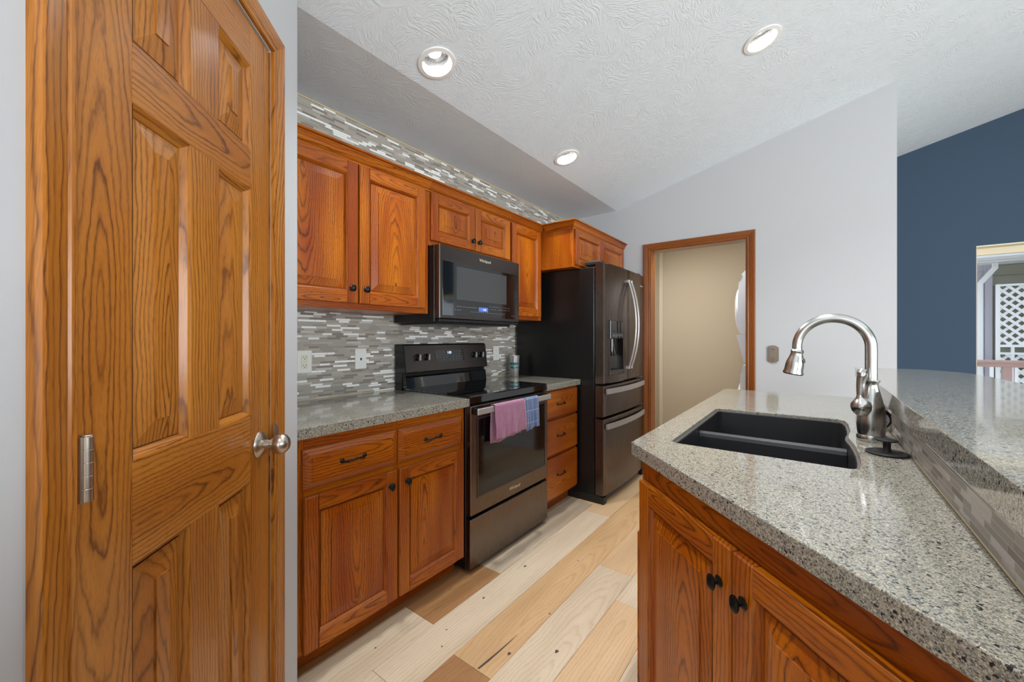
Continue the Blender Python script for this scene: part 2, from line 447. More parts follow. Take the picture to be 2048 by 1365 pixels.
# planks lie side by side from x = -0.564 outward; row k covers x0 = -0.376 + k*PW
for k in range(-10, 30):
    x0 = -.376 + k * PW; x1 = x0 + PW
    if x1 < XW or x0 > XR: continue
    x0 = max(x0, XW); x1 = min(x1, XR)
    ends = list(spec.get(k, [(-1.5 + random.uniform(-.5, .5), random.choice((pale, tan, wheat, gry)))]))
    y = YBK; segs = []
    while ends[0][0] - y > 1.9: segs.append((y, y + 1.5, random.choice((pale, tan, wheat, gry)))); y += 1.5
    for e, c in ends: segs.append((y, e, c)); y = e
    while y < YBL: segs.append((y, min(y + 1.7, YBL), random.choice((pale, tan, wheat, gry, brn)))); y += 1.7
    for a, b, c in segs:
        fl.box((x0 + .0004, a + .0005, -.008), (x1 - .0004, b - .0005, 0), c=.0012, grain=('y', 'x', random.choice('cs')), tint=c)
struct('floor', fl, M['floor'])
kn = MB()
# black crack and knots of the tan plank (marks in the boards themselves, filled with dark putty)
ck = [(-1.005, 1.122, .004), (-1.000, 1.17, .0048), (-.995, 1.23, .0035), (-.992, 1.29, .0022), (-.990, 1.35, .0004)]
kn.add([(x - w, y, .0004) for x, y, w in ck] + [(x + w, y, .0004) for x, y, w in ck], [(i, i + 1, i + 6, i + 5) for i in range(4)])
for x, y, r in ((-.956, 1.248, .006), (-.813, 1.37, .0065), (-1.194, 1.115, .003), (-1.247, 1.191, .003), (-1.258, 1.443, .0045), (-1.049, 1.999, .0035), (-.949, 1.539, .0035), (-1.253, 1.778, .006), (-1.4, .95, .003)):
    pts = [(x + r * (1 + .3 * math.sin(3 * a)) * math.cos(a), y + r * 1.5 * math.sin(a), .0005) for a in [i * math.pi / 6 for i in range(12)]]
    kn.add(pts, [tuple(range(12))])
kn.build('knot', plain('dark_knot', (74, 56, 42), 0.6), bpy.data.objects['floor'])

# ------------------------------------------------------------------ recessed lights and ceiling with their holes
LIGHTS = [(-1.385, 1.263), (-1.385, 2.47), (-.22, 2.465), (-.22, 1.2), (-.22, -.1), (2.3, 1.2), (2.3, 3.6), (2.3, -1.4)]  # seen lamps first; the rest are out of view, added for room light
RO = 0.066
def hole_face(bm, outer, holes, zf, seg=32):
    es = []
    def loop(pts):
        vs = [bm.verts.new((x, y, zf(x))) for x, y in pts]
        es.extend(bm.edges.new((vs[i], vs[(i + 1) % len(vs)])) for i in range(len(vs)))
    loop(outer)
    for hx, hy in holes:
        loop([(hx + RO * math.cos(2 * math.pi * i / seg), hy + RO * math.sin(2 * math.pi * i / seg)) for i in range(seg)])
    bmesh.ops.triangle_fill(bm, edges=es, use_beauty=True, use_dissolve=False)
bm = bmesh.new()
hole_face(bm, [(XW, .655 - .0), (XB, .655), (XB, YBL), (XW, YBL)], [], ceil_z)
hole_face(bm, [(XW, YBK), (XB, YBK), (XB, .655), (XW, .655)], [], ceil_z)
hole_face(bm, [(XB, YBK), (XR, YBK), (XR, YBL), (XB, YBL)], LIGHTS, ceil_z)
bmesh.ops.remove_doubles(bm, verts=bm.verts, dist=1e-5)
for f in bm.faces:
    if f.normal.z > 0: f.normal_flip()
me = bpy.data.meshes.new('ceiling'); bm.to_mesh(me); bm.free(); me.materials.append(M['ceiling'])
ceiling = bpy.data.objects.new('ceiling', me); COL.objects.link(ceiling); tag(ceiling, kind='structure')
md = ceiling.modifiers.new('thickness', 'SOLIDIFY'); md.thickness = 0.012; md.offset = -1
attic = MB(); attic.add([(XW - .1, YBK - .1, CZ + .25), (XB, YBK - .1, CZ + .25), (XR + .1, YBK - .1, ceil_z(XR) + .25), (XR + .1, YBL + .1, ceil_z(XR) + .25), (XB, YBL + .1, CZ + .25), (XW - .1, YBL + .1, CZ + .25)], [(0, 1, 4, 5), (1, 2, 3, 4)])
struct('ceiling', attic, M['white'])

LAB = {0: 'large round recessed ceiling light, nearest the pantry door',
       1: 'small round white recessed ceiling light near the fridge end of the cabinet run',
       2: 'oval-looking recessed ceiling light high on the right of the sloped ceiling'}
def downlight(i, x, y):
    t = thing('recessed_light', LAB.get(i, 'unseen round white recessed ceiling light, put in to help light the room'), 'ceiling light', (x, y, ceil_z(x)), group='recessed ceiling lights')
    t.rotation_euler = (0, -math.atan(SL), 0)
    m = MB(); m.lathe([(.0655, .004), (.088, -.001), (.086, -.006), (.068, -.008), (.064, .0), (.060, .035), (.0585, .035), (.0625, .0)], n=40, closed=False); m.build('trim_ring', M['white'], t)
    m = MB(); m.lathe([(.061, .034), (.052, .052), (.030, .056), (.028, .06), (.062, .06)], n=40, closed=False)
    for k in range(26):
        a = 2 * math.pi * k / 26; c0, s0 = math.cos(a), math.sin(a); c1, s1 = math.cos(a + .22), math.sin(a + .22)
        m.add([(.031 * c0, .031 * s0, .052), (.031 * c0, .031 * s0, .0565), (.054 * c1, .054 * s1, .051), (.054 * c1, .054 * s1, .044)], [(0, 1, 2, 3)])
    m.build('reflector', M['reflector'], t)
    m = MB(); m.lathe([(.0005, .049), (.018, .0495), (.029, .053), (.0295, .057)], n=32); m.build('lens', M['lamp'], t)
    l = bpy.data.lights.new('lamp', 'AREA'); l.shape = 'DISK'; l.size = .055; l.energy = 6.2; l.color = (.97, .985, 1.0); l.spread = math.radians(110)
    o = bpy.data.objects.new('lamp', l); COL.objects.link(o); o.parent = t; o.location = (0, 0, .046)
for i, (x, y) in enumerate(LIGHTS): downlight(i, x, y)

# ------------------------------------------------------------------ walls
def wallprism(name, poly, a, b, plane, mat, label=None):
    m = MB(); m.prism(poly, a, b, plane); return struct(name, m, mat, label)
wallprism('wall_left', [(YBK, 0), (YBL, 0), (YBL, CZ), (YBK, CZ)], XW - .12, XW, 'yz', M['mosaic'], 'kitchen wall tiled in narrow grey and white mosaic strips')
OX0, OX1, OZ = -1.212, -.43, 2.045
wallprism('wall_far', [(XW, 0), (OX0, 0), (OX0, OZ), (OX1, OZ), (OX1, 0), (.442, 0), (.442, ceil_z(.442)), (XB, CZ), (XW, CZ)], YF, YF + .12, 'xz', M['wall'], 'grey painted wall with the doorway to the laundry')
wallprism('wall_laundry_right', [(YF + .12, 0), (YBL, 0), (YBL, ceil_z(.442)), (YF + .12, ceil_z(.442))], .342, .442, 'yz', M['wall'])
# laundry lining
m = MB(); m.box((-1.66, YF + .121, 0), (-1.63, 5.40, 2.4)); struct('wall_laundry_left', m, M['beige'])
m = MB(); m.box((-1.66, 5.40, 0), (.34, 5.43, 2.4)); struct('wall_laundry_back', m, M['beige'])
m = MB(); m.box((.31, YF + .121, 0), (.34, 5.40, 2.4)); struct('wall_laundry_side', m, M['beige'])
m = MB(); m.box((-1.66, YF + .121, 2.4), (.34, 5.43, 2.43)); struct('ceiling', m, M['white'])
m = MB(); m.box((-1.63, 5.372, 0), (-1.585, 5.40, 2.4), c=.002); struct('trim_3', m, M['beige_l'], 'pale vertical corner strip at the back of the laundry')
area('added_laundry_light', (-1.05, 4.12, 2.37), (0, 0, 0), .35, .35, 13, (1, .98, .95))  # unseen area light added under the laundry ceiling to brighten dryer and walls
# blue wall with window opening
WX0, WX1, WZ0, WZ1 = 1.175, 2.75, .55, 2.075
m = MB()
m.prism([(.342, 0), (WX0, 0), (WX0, ceil_z(WX0)), (.342, ceil_z(.342))], YBL, YBL + .14, 'xz')
m.prism([(WX1, 0), (XR, 0), (XR, ceil_z(XR)), (WX1, ceil_z(WX1))], YBL, YBL + .14, 'xz')
m.prism([(WX0, WZ1), (WX1, WZ1), (WX1, ceil_z(WX1)), (WX0, ceil_z(WX0))], YBL, YBL + .14, 'xz')
m.box((WX0, YBL, 0), (WX1, YBL + .14, WZ0))
struct('wall_end', m, M['blue'], 'dark blue painted wall of the next room')
# other enclosing walls, with window openings where the daylight comes in
m = MB()
m.box((XR, YBK, 0), (XR + .12, -1.75, ceil_z(XR))); m.box((XR, 2.35, 0), (XR + .12, YBL, ceil_z(XR)))
m.box((XR, -1.75, 0), (XR + .12, 2.35, .22)); m.box((XR, -1.75, 2.3), (XR + .12, 2.35, ceil_z(XR)))
struct('wall_right', m, M['wall'])
m = MB()
m.box((-.5, YBK - .12, 0), (.55, YBK, 3.2)); m.box((3.85, YBK - .12, 0), (XR, YBK, 4.3)); m.box((.55, YBK - .12, 0), (3.85, YBK, .3)); m.box((.55, YBK - .12, 2.4), (3.85, YBK, 4.0))
struct('wall_back', m, M['wall'])
for nm, a, b in (('window_2', (XR + .03, -1.75, .22), (XR + .05, 2.35, 2.3)), ('window_3', (.55, YBK - .06, .3), (3.85, YBK - .04, 2.4))):
    m = MB(); m.box(a, b); w_ = struct(nm, m, M['glass'])
# pantry corner: diagonal wall in three pieces round the door opening, return wall behind
PC = Vector((-1.42, .656, 0))          # outer corner of the pantry
TEND = 1.30
def tpos(t, off=0.0): return (PC.x + t / R2 + off / R2, PC.y - t / R2 + off / R2)
pan = thing('wall_corner', 'pale grey diagonal pantry wall around the oak door', None, (*tpos(TEND), 0), math.radians(135), kind='structure')
# local frame: X runs from the camera side to the kitchen corner, front faces -Y ; a = TEND - t
def aa(t): return TEND - t
D0, D1, DZ = aa(.813), aa(.204), 2.079
m = MB(); m.box((0, 0, 0), (D0 - .004, .11, 3.4)); m.box((D1 + .004, 0, 0), (TEND, .11, 3.4)); m.box((D0 - .004, 0, DZ + .004), (D1 + .004, .11, 3.4)); m.build('wall_face', M['wall'], pan)
m = MB(); m.prism([(XW, .656 - .09), (PC.x - .02, .656 - .09), (PC.x, .656), (XW, .656)], 0, CZ, 'xy'); struct('wall_pantry_return', m, M['wall'])
m = MB(); m.box((-.62, YBK, 0), (-.50, tpos(TEND)[1] + .0, 3.1)); struct('wall_side', m, M['wall'])

# ------------------------------------------------------------------ carpentry helpers
CAS = [(0, 0), (0, .009), (.004, .0115), (.012, .0115), (.015, .009), (.020, .0115), (.040, .016), (.052, .018), (.057, .016), (.060, .010), (.060, 0)]
def casing(x0, x1, zt, mat, parent, name_side, z0=0.0):
    """three mitred profiled boards round an opening in the local front plane (front = -Y)"""
    def strip(name, ends, grain):
        m = MB(); n = len(CAS); vs = []
        for e in ends: vs += [e(w, h) for w, h in CAS]
        m.add(vs, [(i, i + 1, n + i + 1, n + i) for i in range(n - 1)] + [tuple(range(n)), tuple(range(n, 2 * n))], grain=grain)
        return m.build(name, mat, parent)
    strip(name_side, [lambda w, h: (x0 - w, -h, z0), lambda w, h: (x0 - w, -h, zt + w)], ('z', 'x', 's'))
    strip(name_side, [lambda w, h: (x1 + w, -h, z0), lambda w, h: (x1 + w, -h, zt + w)], ('z', 'x', 's'))
    strip('head_casing', [lambda w, h: (x0 - w, -h, zt + w), lambda w, h: (x1 + w, -h, zt + w)], ('x', 'z', 's'))

def ring4(m, o, i, yo, yi, grainh='x'):
    """sloped frame between outer rect o and inner rect i (x0,x1,z0,z1) at depths yo, yi"""
    ox0, ox1, oz0, oz1 = o; ix0, ix1, iz0, iz1 = i
    for q, g in (([(ox0, yo, oz0), (ox1, yo, oz0), (ix1, yi, iz0), (ix0, yi, iz0)], ('x', 'z', 's')),
                 ([(ox0, yo, oz1), (ox1, yo, oz1), (ix1, yi, iz1), (ix0, yi, iz1)], ('x', 'z', 's')),
                 ([(ox0, yo, oz0), (ox0, yo, oz1), (ix0, yi, iz1), (ix0, yi, iz0)], ('z', 'x', 's')),
                 ([(ox1, yo, oz0), (ox1, yo, oz1), (ix1, yi, iz1), (ix1, yi, iz0)], ('z', 'x', 's'))):
        m.add(q, [(0, 1, 2, 3)], grain=g)

def raised_panel(m, x0, x1, z0, z1, yf, mo=.010, dep=.0125, bev=.036, gr='c', rise=.0018):
    """moulded sticking, groove and raised field filling the rectangle; yf = frame face"""
    r0 = (x0, x1, z0, z1); s = lambda r, d: (r[0] + d, r[1] - d, r[2] + d, r[3] - d)
    r1 = s(r0, mo * .35); r2 = s(r0, mo); r3 = s(r0, mo + .0022); r4 = s(r0, mo + .0022 + bev); rg_ = s(r0, mo + .0002); rh_ = s(r0, mo + .0020)
    ring4(m, r0, r1, yf, yf + .003); ring4(m, r1, r2, yf + .003, yf + dep); ring4(m, r2, rg_, yf + dep, yf + dep + .004); ring4(m, rg_, rh_, yf + dep + .004, yf + dep + .004); ring4(m, rh_, r3, yf + dep + .004, yf + dep - .0015)
    # raised bevel shares the grain of the field (one board)
    a, b = r3, r4; y3, y4 = yf + dep - .0015, yf + rise - .001
    vs = [(a[0], y3, a[2]), (a[1], y3, a[2]), (a[1], y3, a[3]), (a[0], y3, a[3]), (b[0], y4 + .0030, b[2]), (b[1], y4 + .0030, b[2]), (b[1], y4 + .0030, b[3]), (b[0], y4 + .0030, b[3]),
          (b[0], y4, b[2]), (b[1], y4, b[2]), (b[1], y4, b[3]), (b[0], y4, b[3])]
    m.add(vs, [(0, 1, 5, 4), (1, 2, 6, 5), (2, 3, 7, 6), (3, 0, 4, 7), (4, 5, 9, 8), (5, 6, 10, 9), (6, 7, 11, 10), (7, 4, 8, 11), (8, 9, 10, 11)], grain=('z', 'x', gr))

def door(parent, x0, x1, z0, z1, mat, st=.055, th=.02, name='door', yb=0.0):
    m = MB(); yf = yb - th
    m.box((x0, yf, z0), (x0 + st, yb, z1), c=.003, grain=('z', 'x', 's')); m.box((x1 - st, yf, z0), (x1, yb, z1), c=.003, grain=('z', 'x', 's'))
    m.box((x0 + st, yf, z0), (x1 - st, yb, z0 + st), c=.0012, grain=('x', 'z', 'c')); m.box((x0 + st, yf, z1 - st), (x1 - st, yb, z1), c=.0012, grain=('x', 'z', 'c'))
    raised_panel(m, x0 + st, x1 - st, z0 + st, z1 - st, yf + .0005)
    return m.build(name, mat, parent)

def drawer(parent, x0, x1, z0, z1, mat, bev=.030, th=.022, drop=.015, name='drawer'):
    m = MB(); yf = -th; vs = []
    for r, y in (((x0, x1, z0, z1), 0), ((x0, x1, z0, z1), yf + drop), ((x0 + bev * .8, x1 - bev * .8, z0 + bev * .8, z1 - bev * .8), yf + .002), ((x0 + bev, x1 - bev, z0 + bev, z1 - bev), yf + .002), ((x0 + bev + .001, x1 - bev - .001, z0 + bev + .001, z1 - bev - .001), yf)):
        vs += [(r[0], y, r[2]), (r[1], y, r[2]), (r[1], y, r[3]), (r[0], y, r[3])]
    fs = [(0, 3, 2, 1), (16, 17, 18, 19)]
    for k in range(4):
        for i in range(4): fs.append((k * 4 + i, k * 4 + (i + 1) % 4, k * 4 + 4 + (i + 1) % 4, k * 4 + 4 + i))
    m.add(vs, fs, grain=('x', 'z', 'c')); return m.build(name, mat, parent)

def knob(parent, x, y, z, s=1.0):
    m = MB()
    m.lathe([(.011, 0), (.012, .002), (.009, .0045), (.0055, .007), (.005, .013)], (x, y, z), (0, -1, 0), 20, (1, 1, 1))
    pr = [(.005, .012), (.011, .0145), (.0150, .018), (.0152, .0205), (.010, .0245), (.004, .0265), (.0003, .0270)]
    o = Vector((x, y, z)); n = 24; vs = []; fs = []
    for r, h in pr:
        for i in range(n):
            a = 2 * math.pi * i / n; vs.append(o + Vector((r * .80 * math.cos(a), -h, r * 1.12 * math.sin(a))))
    for j in range(len(pr) - 1):
        for i in range(n): fs.append((j * n + i, j * n + (i + 1) % n, (j + 1) * n + (i + 1) % n, (j + 1) * n + i))
    m.add(vs, fs, smooth=True)
    m.tube([(x, y - .0243, z - .012), (x, y - .0275, z), (x, y - .0243, z + .012)], [.0006, .0012, .0006], 6)
    return m.build('knob', M['bronze'], parent)

def pull(parent, xc, y, z, w=.096):
    m = MB(); pts = []; rd = []
    for i in range(19):
        u = -1 + 2 * i / 18; pts.append((xc + u * w / 2, y - .022 * (1 - abs(u) ** 4) - .003, z - .004 + .003 * math.cos(u * 3))); rd.append(.0042 + .0012 * math.cos(i * 2.1))
    m.tube(pts, rd, 10)
    for sg in (-1, 1): m.lathe([(.009, 0), (.010, .003), (.006, .007), (.003, .010)], (xc + sg * w / 2, y, z - .003), (0, -1, 0), 16)
    return m.build('handle', M['bronze'], parent)

# ------------------------------------------------------------------ pantry door
oak = M['oak']; dok = M['door_oak']
pd = thing('door_1', 'tall six-panel golden oak pantry door with nickel knob', None, (*tpos(TEND), 0), math.radians(135), kind='structure')
m = MB(); yf, yb = .002, .036
ST = .107; xs = [D0 + .003, D0 + ST, D0 + .257, D0 + .357, D1 - ST, D1 - .003]
zr = [.012, .235, .855, 1.032, 1.638, 1.741, 1.965, DZ - .003]      # bottom rail top .235, lock rail, frieze rail, top rail
m.box((xs[0], yf, zr[0]), (xs[1], yb, zr[7]), c=.0015, grain=('z', 'x', 'c')); m.box((xs[4], yf, zr[0]), (xs[5], yb, zr[7]), c=.0015, grain=('z', 'x', 's'))
for a, b in ((0, 1), (2, 3), (4, 5), (6, 7)): m.box((xs[1], yf, zr[a]), (xs[4], yb, zr[b]), c=.0006, grain=('x', 'z', 'c'))
for a, b in ((1, 2), (3, 4), (5, 6)): m.box((xs[2], yf, zr[a]), (xs[3], yb, zr[b]), c=.0006, grain=('z', 'x', 's'))
m.build('door_frame', dok, pd)
for a, b in ((1, 2), (3, 4), (5, 6)):
    for l, r in ((1, 2), (3, 4)):
        m = MB(); raised_panel(m, xs[l], xs[r], zr[a], zr[b], yf, mo=.014, dep=.014, bev=.042, rise=.003); m.build('panel', dok, pd)
kx = D1 - .062; kz = .943
m = MB()
m.lathe([(.0005, 0), (.035, 0), (.0365, .003), (.033, .008), (.022, .014), (.014, .017), (.0125, .03)], (kx, yf, kz), (0, -1, 0), 40)
m.lathe([(.0125, .028), (.016, .034), (.0255, .044), (.0285, .056), (.0255, .068), (.016, .077), (.004, .080), (.0003, .0802)], (kx, yf, kz), (0, -1, 0), 40)
m.build('door_knob', M['nickel'], pd)
m = MB(); m.prism([(D1 - .004 + .03 * math.cos(a), kz + .018 + .026 * math.sin(a)) for a in [-math.pi / 2 + math.pi * i / 12 for i in range(13)]], -.0135, -.011, 'xz')
m.build('strike_plate', M['nickel'], pd)
for hz in (1.051, 1.86, .24):
    hg = MB(); x = D0 + .0035; y = -.0125
    for i in range(5):
        z0 = hz - .047 + i * .0188; hg.lathe([(.0070, 0), (.0074, .0004), (.0074, .0180), (.0070, .0184)], (x, y, z0), n=28)
    hg.lathe([(.0072, .047), (.0074, .0478), (.0066, .0490), (.003, .0495)], (x, y, hz), n=28)
    hg.box((x - .020, -.0002, hz - .047), (x - .0005, .0015, hz + .047)); hg.box((x - .0105, -.0125, hz - .047), (x - .0070, .004, hz + .047))
    hg.build('hinge', M['nickel'], pd)
t1 = thing('trim_1', 'moulded oak casing around the pantry door', None, (*tpos(TEND), 0), math.radians(135), kind='structure')
casing(D0 - .006, D1 + .006, DZ + .006, dok, t1, 'side_casing')
m = MB(); m.box((D1 + .001, .0, 0), (D1 + .004, .09, DZ)); m.box((D0 - .004, 0, 0), (D0 - .001, .09, DZ)); m.build('jamb', dok, t1)

# doorway casing in the far wall
t2 = thing('trim_2', 'moulded oak casing around the laundry doorway', None, (0, YF, 0), 0, kind='structure')
casing(OX0 + .004, OX1 - .004, OZ - .004, M['trim_oak'], t2, 'side_casing')
m = MB(); m.box((OX0, -.002, 0), (OX0 + .012, .122, OZ), grain=('z', 'y', 's')); m.box((OX1 - .012, -.002, 0), (OX1, .122, OZ), grain=('z', 'y', 's')); m.box((OX0 + .012, -.002, OZ - .012), (OX1 - .012, .122, OZ), grain=('x', 'y', 's')); m.build('jamb', M['trim_oak'], t2)

# ------------------------------------------------------------------ kitchen-run cabinets (local X -> world +y, local Y -> world -x)
K90 = math.pi / 2
def carcass(parent, w, z0, z1, dep, stiles, rails, side=True):
    """box sides plus a face frame; stiles/rails: lists of (x0,x1) / (z0,z1)"""
    m = MB()
    m.box((0, .018, z0), (.016, dep, z1), grain=('z', 'y', 'c')); m.box((w - .016, .018, z0), (w, dep, z1), grain=('z', 'y', 'c'))
    m.box((.016, .018, z0), (w - .016, dep, z0 + .016), grain=('x', 'y', 's')); m.box((.016, .018, z1 - .016), (w - .016, dep, z1), grain=('x', 'y', 's'))
    m.box((.016, dep - .008, z0 + .016), (w - .016, dep, z1 - .016), grain=('z', 'x', 's')); m.build('body', oak, parent)
    m = MB()
    for a, b in stiles: m.box((a, 0, z0), (b, .018, z1), c=.001, grain=('z', 'x', 's'))
    for (a, b), (c, d) in rails: m.box((c, .0003, a), (d, .018, b), c=.0008, grain=('x', 'z', 's'))
    m.build('face_frame', oak, parent)

# left base cabinet: y .658 .. 1.528
bx = thing('base_cabinet', 'red-brown oak base cabinet with two drawers over two doors, left of the stove', 'cabinet', (-1.47, .660, 0), K90)
w = .868
carcass(bx, w, .10, .882, .595, [(0, .04), (w - .03, w), (.425, .455)], [((.10, .125), (.04, w - .03)), ((.655, .695), (.04, w - .03)), ((.835, .882), (.04, w - .03))])
m = MB(); m.box((0, .07, 0), (w, .085, .10), grain=('x', 'z', 's')); m.build('toe_kick', oak, bx)
for x0, x1, kxx in ((.034, .436, .398), (.447, .850, .485)):
    d = door(bx, x0, x1, .102, .664, oak); knob(d, kxx, -.02, .603)
    d = drawer(bx, x0, x1, .688, .836, oak); pull(d, (x0 + x1) / 2 - .01, -.02, .770)
# narrow drawer stack right of the range: y 2.296 .. 2.765
bs = thing('base_cabinet', 'narrow oak base cabinet of three drawers between the stove and the fridge', 'cabinet', (-1.47, 2.296, 0), K90)
w = .469
carcass(bs, w, .10, .882, .595, [(0, .03), (w - .03, w)], [((.10, .125), (.03, w - .03)), ((.66, .68), (.03, w - .03)), ((.404, .424), (.03, w - .03)), ((.862, .882), (.03, w - .03))])
m = MB(); m.box((0, .07, 0), (w, .085, .10), grain=('x', 'z', 's')); m.build('toe_kick', oak, bs)
for z0, z1, hz in ((.680, .864, .775), (.425, .660, .552), (.122, .402, .278)):
    d = drawer(bs, .012, w - .012, z0, z1, oak, bev=.008, drop=.004); pull(d, w / 2 - .03, -.02, hz)

def slab(name, label, poly, z0, z1, mat, holes=()):
    m = bmesh.new(); top = []; bot = []
    for lp in [poly] + list(holes):
        vt = [m.verts.new((x, y, z1)) for x, y in lp]; vb = [m.verts.new((x, y, z0)) for x, y in lp]; n = len(lp)
        te = [m.edges.new((vt[i], vt[(i + 1) % n])) for i in range(n)]; be = [m.edges.new((vb[i], vb[(i + 1) % n])) for i in range(n)]
        top += te; bot += be
        for i in range(n): m.faces.new((vt[i], vt[(i + 1) % n], vb[(i + 1) % n], vb[i]))
    bmesh.ops.triangle_fill(m, edges=top, use_beauty=True); bmesh.ops.triangle_fill(m, edges=bot, use_beauty=True)
    bmesh.ops.recalc_face_normals(m, faces=m.faces)
    me = bpy.data.meshes.new(name); m.to_mesh(me); m.free(); me.materials.append(mat)
    o = bpy.data.objects.new(name, me); COL.objects.link(o)
    bv = o.modifiers.new('edge', 'BEVEL'); bv.width = .0025; bv.segments = 2; bv.limit_method = 'ANGLE'; bv.angle_limit = math.radians(50)
    return tag(o, label, 'countertop')
slab('countertop', 'speckled grey granite countertop left of the stove, reflecting the mosaic tiles', [(XW, .658), (-1.43, .658), (-1.43, 1.531), (XW, 1.531)], .882, .922, M['granite'])
slab('countertop', 'short speckled granite countertop between the stove and the fridge', [(XW, 2.292), (-1.43, 2.292), (-1.43, 2.768), (XW, 2.768)], .882, .922, M['granite'])

# upper cabinets (face frame plane x=-1.745)
def upper(label, y0, y1, z0, z1, doors, knobs, stiles):
    t = thing('upper_cabinet', label, 'cabinet', (-1.745, y0, 0), K90); w = y1 - y0
    sx = [(a - y0, b - y0) for a, b in stiles]
    carcass(t, w, z0, z1, .325, sx, [((z0, z0 + .035), (.0, w)), ((z1 - .06, z1), (.0, w))])
    for (a, b), (kz0, kx0), (dz0, dz1) in zip(doors, knobs, [(z0 + .028, 2.064)] * len(doors)):
        d = door(t, a - y0, b - y0, dz0, dz1, oak)
        if kx0 is not None: knob(d, kx0 - y0, -.02, kz0)
    return t
ZT = 2.112
UPS = [upper('tall oak wall cabinet with two raised-panel doors, nearest the pantry', .660, 1.524, 1.375, ZT, [(.676, 1.078), (1.086, 1.490)], [(1.472, 1.044), (1.472, 1.118)], [(.660, .690), (1.485, 1.524)]),
upper('short oak wall cabinet with two small doors above the microwave', 1.526, 2.278, 1.765, ZT, [(1.534, 1.898), (1.904, 2.266)], [(1.850, 1.872), (1.850, 1.930)], [(1.526, 1.56), (2.24, 2.278)]),
upper('narrow single-door oak wall cabinet between the microwave and the fridge', 2.280, 2.698, 1.375, ZT, [(2.292, 2.672)], [(0, None)], [(2.280, 2.31), (2.655, 2.698)])]
def crown(name, parent, pts, label=None, top=2.130):
    """pts: outline path (x,y) of the cabinet faces with outward normals given by the path turning; profile swept with mitres"""
    PR = [(0, -.062), (.007, -.062), (.007, -.054), (.003, -.051), (.010, -.047), (.016, -.040), (.020, -.030), (.027, -.020), (.031, -.0175), (.031, -.013), (.027, -.011), (.038, -.009), (.041, -.006), (.041, 0), (0, 0)]
    m = MB(); P2 = [Vector(p) for p in pts]; n = len(PR); vs = []
    nrm = []
    for i in range(len(P2) - 1):
        d = (P2[i + 1] - P2[i]).normalized(); nrm.append(Vector((d.y, -d.x)))
    for i, p in enumerate(P2):
        a = nrm[max(i - 1, 0)]; b = nrm[min(i, len(nrm) - 1)]; mm = (a + b).normalized(); mm = mm / max(.3, mm.dot(a))
        for o_, h in PR: q = p + mm * o_; vs.append((q.x, q.y, top + h))
    for j in range(len(P2) - 1):
        seg = vs[j * n:(j + 2) * n]; dd = P2[j + 1] - P2[j]
        m.add(seg, [(i, (i + 1) % n, n + (i + 1) % n, n + i) for i in range(n)] + [tuple(range(n)), tuple(range(n, 2 * n))], grain=('y', 'z', 's') if abs(dd.y) > abs(dd.x) else ('x', 'z', 's'))
    o = m.build(name, oak, parent)
    if label: tag(o, label, 'moulding')
    return o
for cb, ya, yb_ in zip(UPS, (.660, 1.525, 2.279), (1.525, 2.279, 2.694)):
    cc = crown('crown_moulding', None, [(-1.745, ya), (-1.745, yb_)]); cc.parent = cb
    cc.matrix_parent_inverse = (Matrix.Translation(cb.location) @ Matrix.Rotation(K90, 4, 'Z')).inverted()
# fridge cabinet (face plane x = -1.46), y 2.70..3.69
fc = thing('upper_cabinet', 'deep oak wall cabinet with two small doors above the black fridge', 'cabinet', (-1.46, 2.700, 0), K90)
w = .985
carcass(fc, w, 1.778, ZT, .605, [(0, .03), (w - .03, w), (.47, .51)], [((1.778, 1.802), (.03, w - .03)), ((2.06, ZT), (.03, w - .03))])
for x0, x1, kk in ((.018, .486, .455), (.492, .966, .525)):
    d = door(fc, x0, x1, 1.796, 2.068, oak, st=.05); knob(d, kk, -.02, 1.845)
c_ = crown('crown_moulding', None, [(-1.700, 2.700), (-1.46, 2.700), (-1.46, 3.700)], top=2.131)
c_.parent = fc; c_.matrix_parent_inverse = (Matrix.Translation((-1.46, 2.700, 0)) @ Matrix.Rotation(K90, 4, 'Z')).inverted()
m = MB(); m.box((XW, .66, CZ - .006), (XW + .006, 3.70, CZ)); m.box((XW, .66, .922), (XW + .0025, 1.53, .9245)); m.box((XW, 2.293, .922), (XW + .0025, 2.768, .9245)); struct('trim_4', m, M['caulk'], 'thin cream edge strip along the mosaic')

# ------------------------------------------------------------------ range
rg = thing('electric_range', 'black stainless electric range with glass cooktop between the oak base cabinets', 'stove', (-1.43, 1.534, 0), K90)
w = .754
m = MB(); m.box((.002, .034, .02), (w - .002, .60, .900), c=.003)
for x in (.04, w - .04):
    for y in (.08, .55): m.lathe([(.015, 0), (.018, .004), (.018, .02)], (x, y, 0), n=12)
m.build('body', M['black'], rg)
m = MB(); m.box((.0, .0, .888), (w, .545, .934), c=.006)
for x, y, r in ((.21, .16, .10), (.55, .16, .085), (.2, .40, .075), (.55, .40, .10)):
    for k in (0,): m.lathe([(r, .9341), (r + .002, .9344), (r + .004, .9341)], (x, y, 0), n=48, closed=False, mi=1)
m.build('cooktop', [M['gloss'], M['glass_dark']], rg)
od = MB(); od.box((.003, -.002, .304), (w - .003, .034, .880), c=.004)
odo = od.build('oven_door', M['bss'], rg)
m = MB(); m.box((.060, -.0035, .398), (w - .042, -.0015, .806), c=.001); m.build('oven_window', M['glass_dark'], odo)
m = MB(); fr_ = [(.052, .060), (w - .042, w - .034)]
for a, b in fr_: m.box((a, -.006, .390), (b, -.002, .814), c=.0015)
m.box((.052, -.006, .390), (w - .034, -.002, .398), c=.0015); m.box((.052, -.006, .806), (w - .034, -.002, .814), c=.0015); m.build('window_frame', M['bss_d'], odo)
m = MB(); m.box((.008, -.050, .838), (w - .03, -.040, .872), c=.004); m.build('handle', M['bar_steel'], odo)
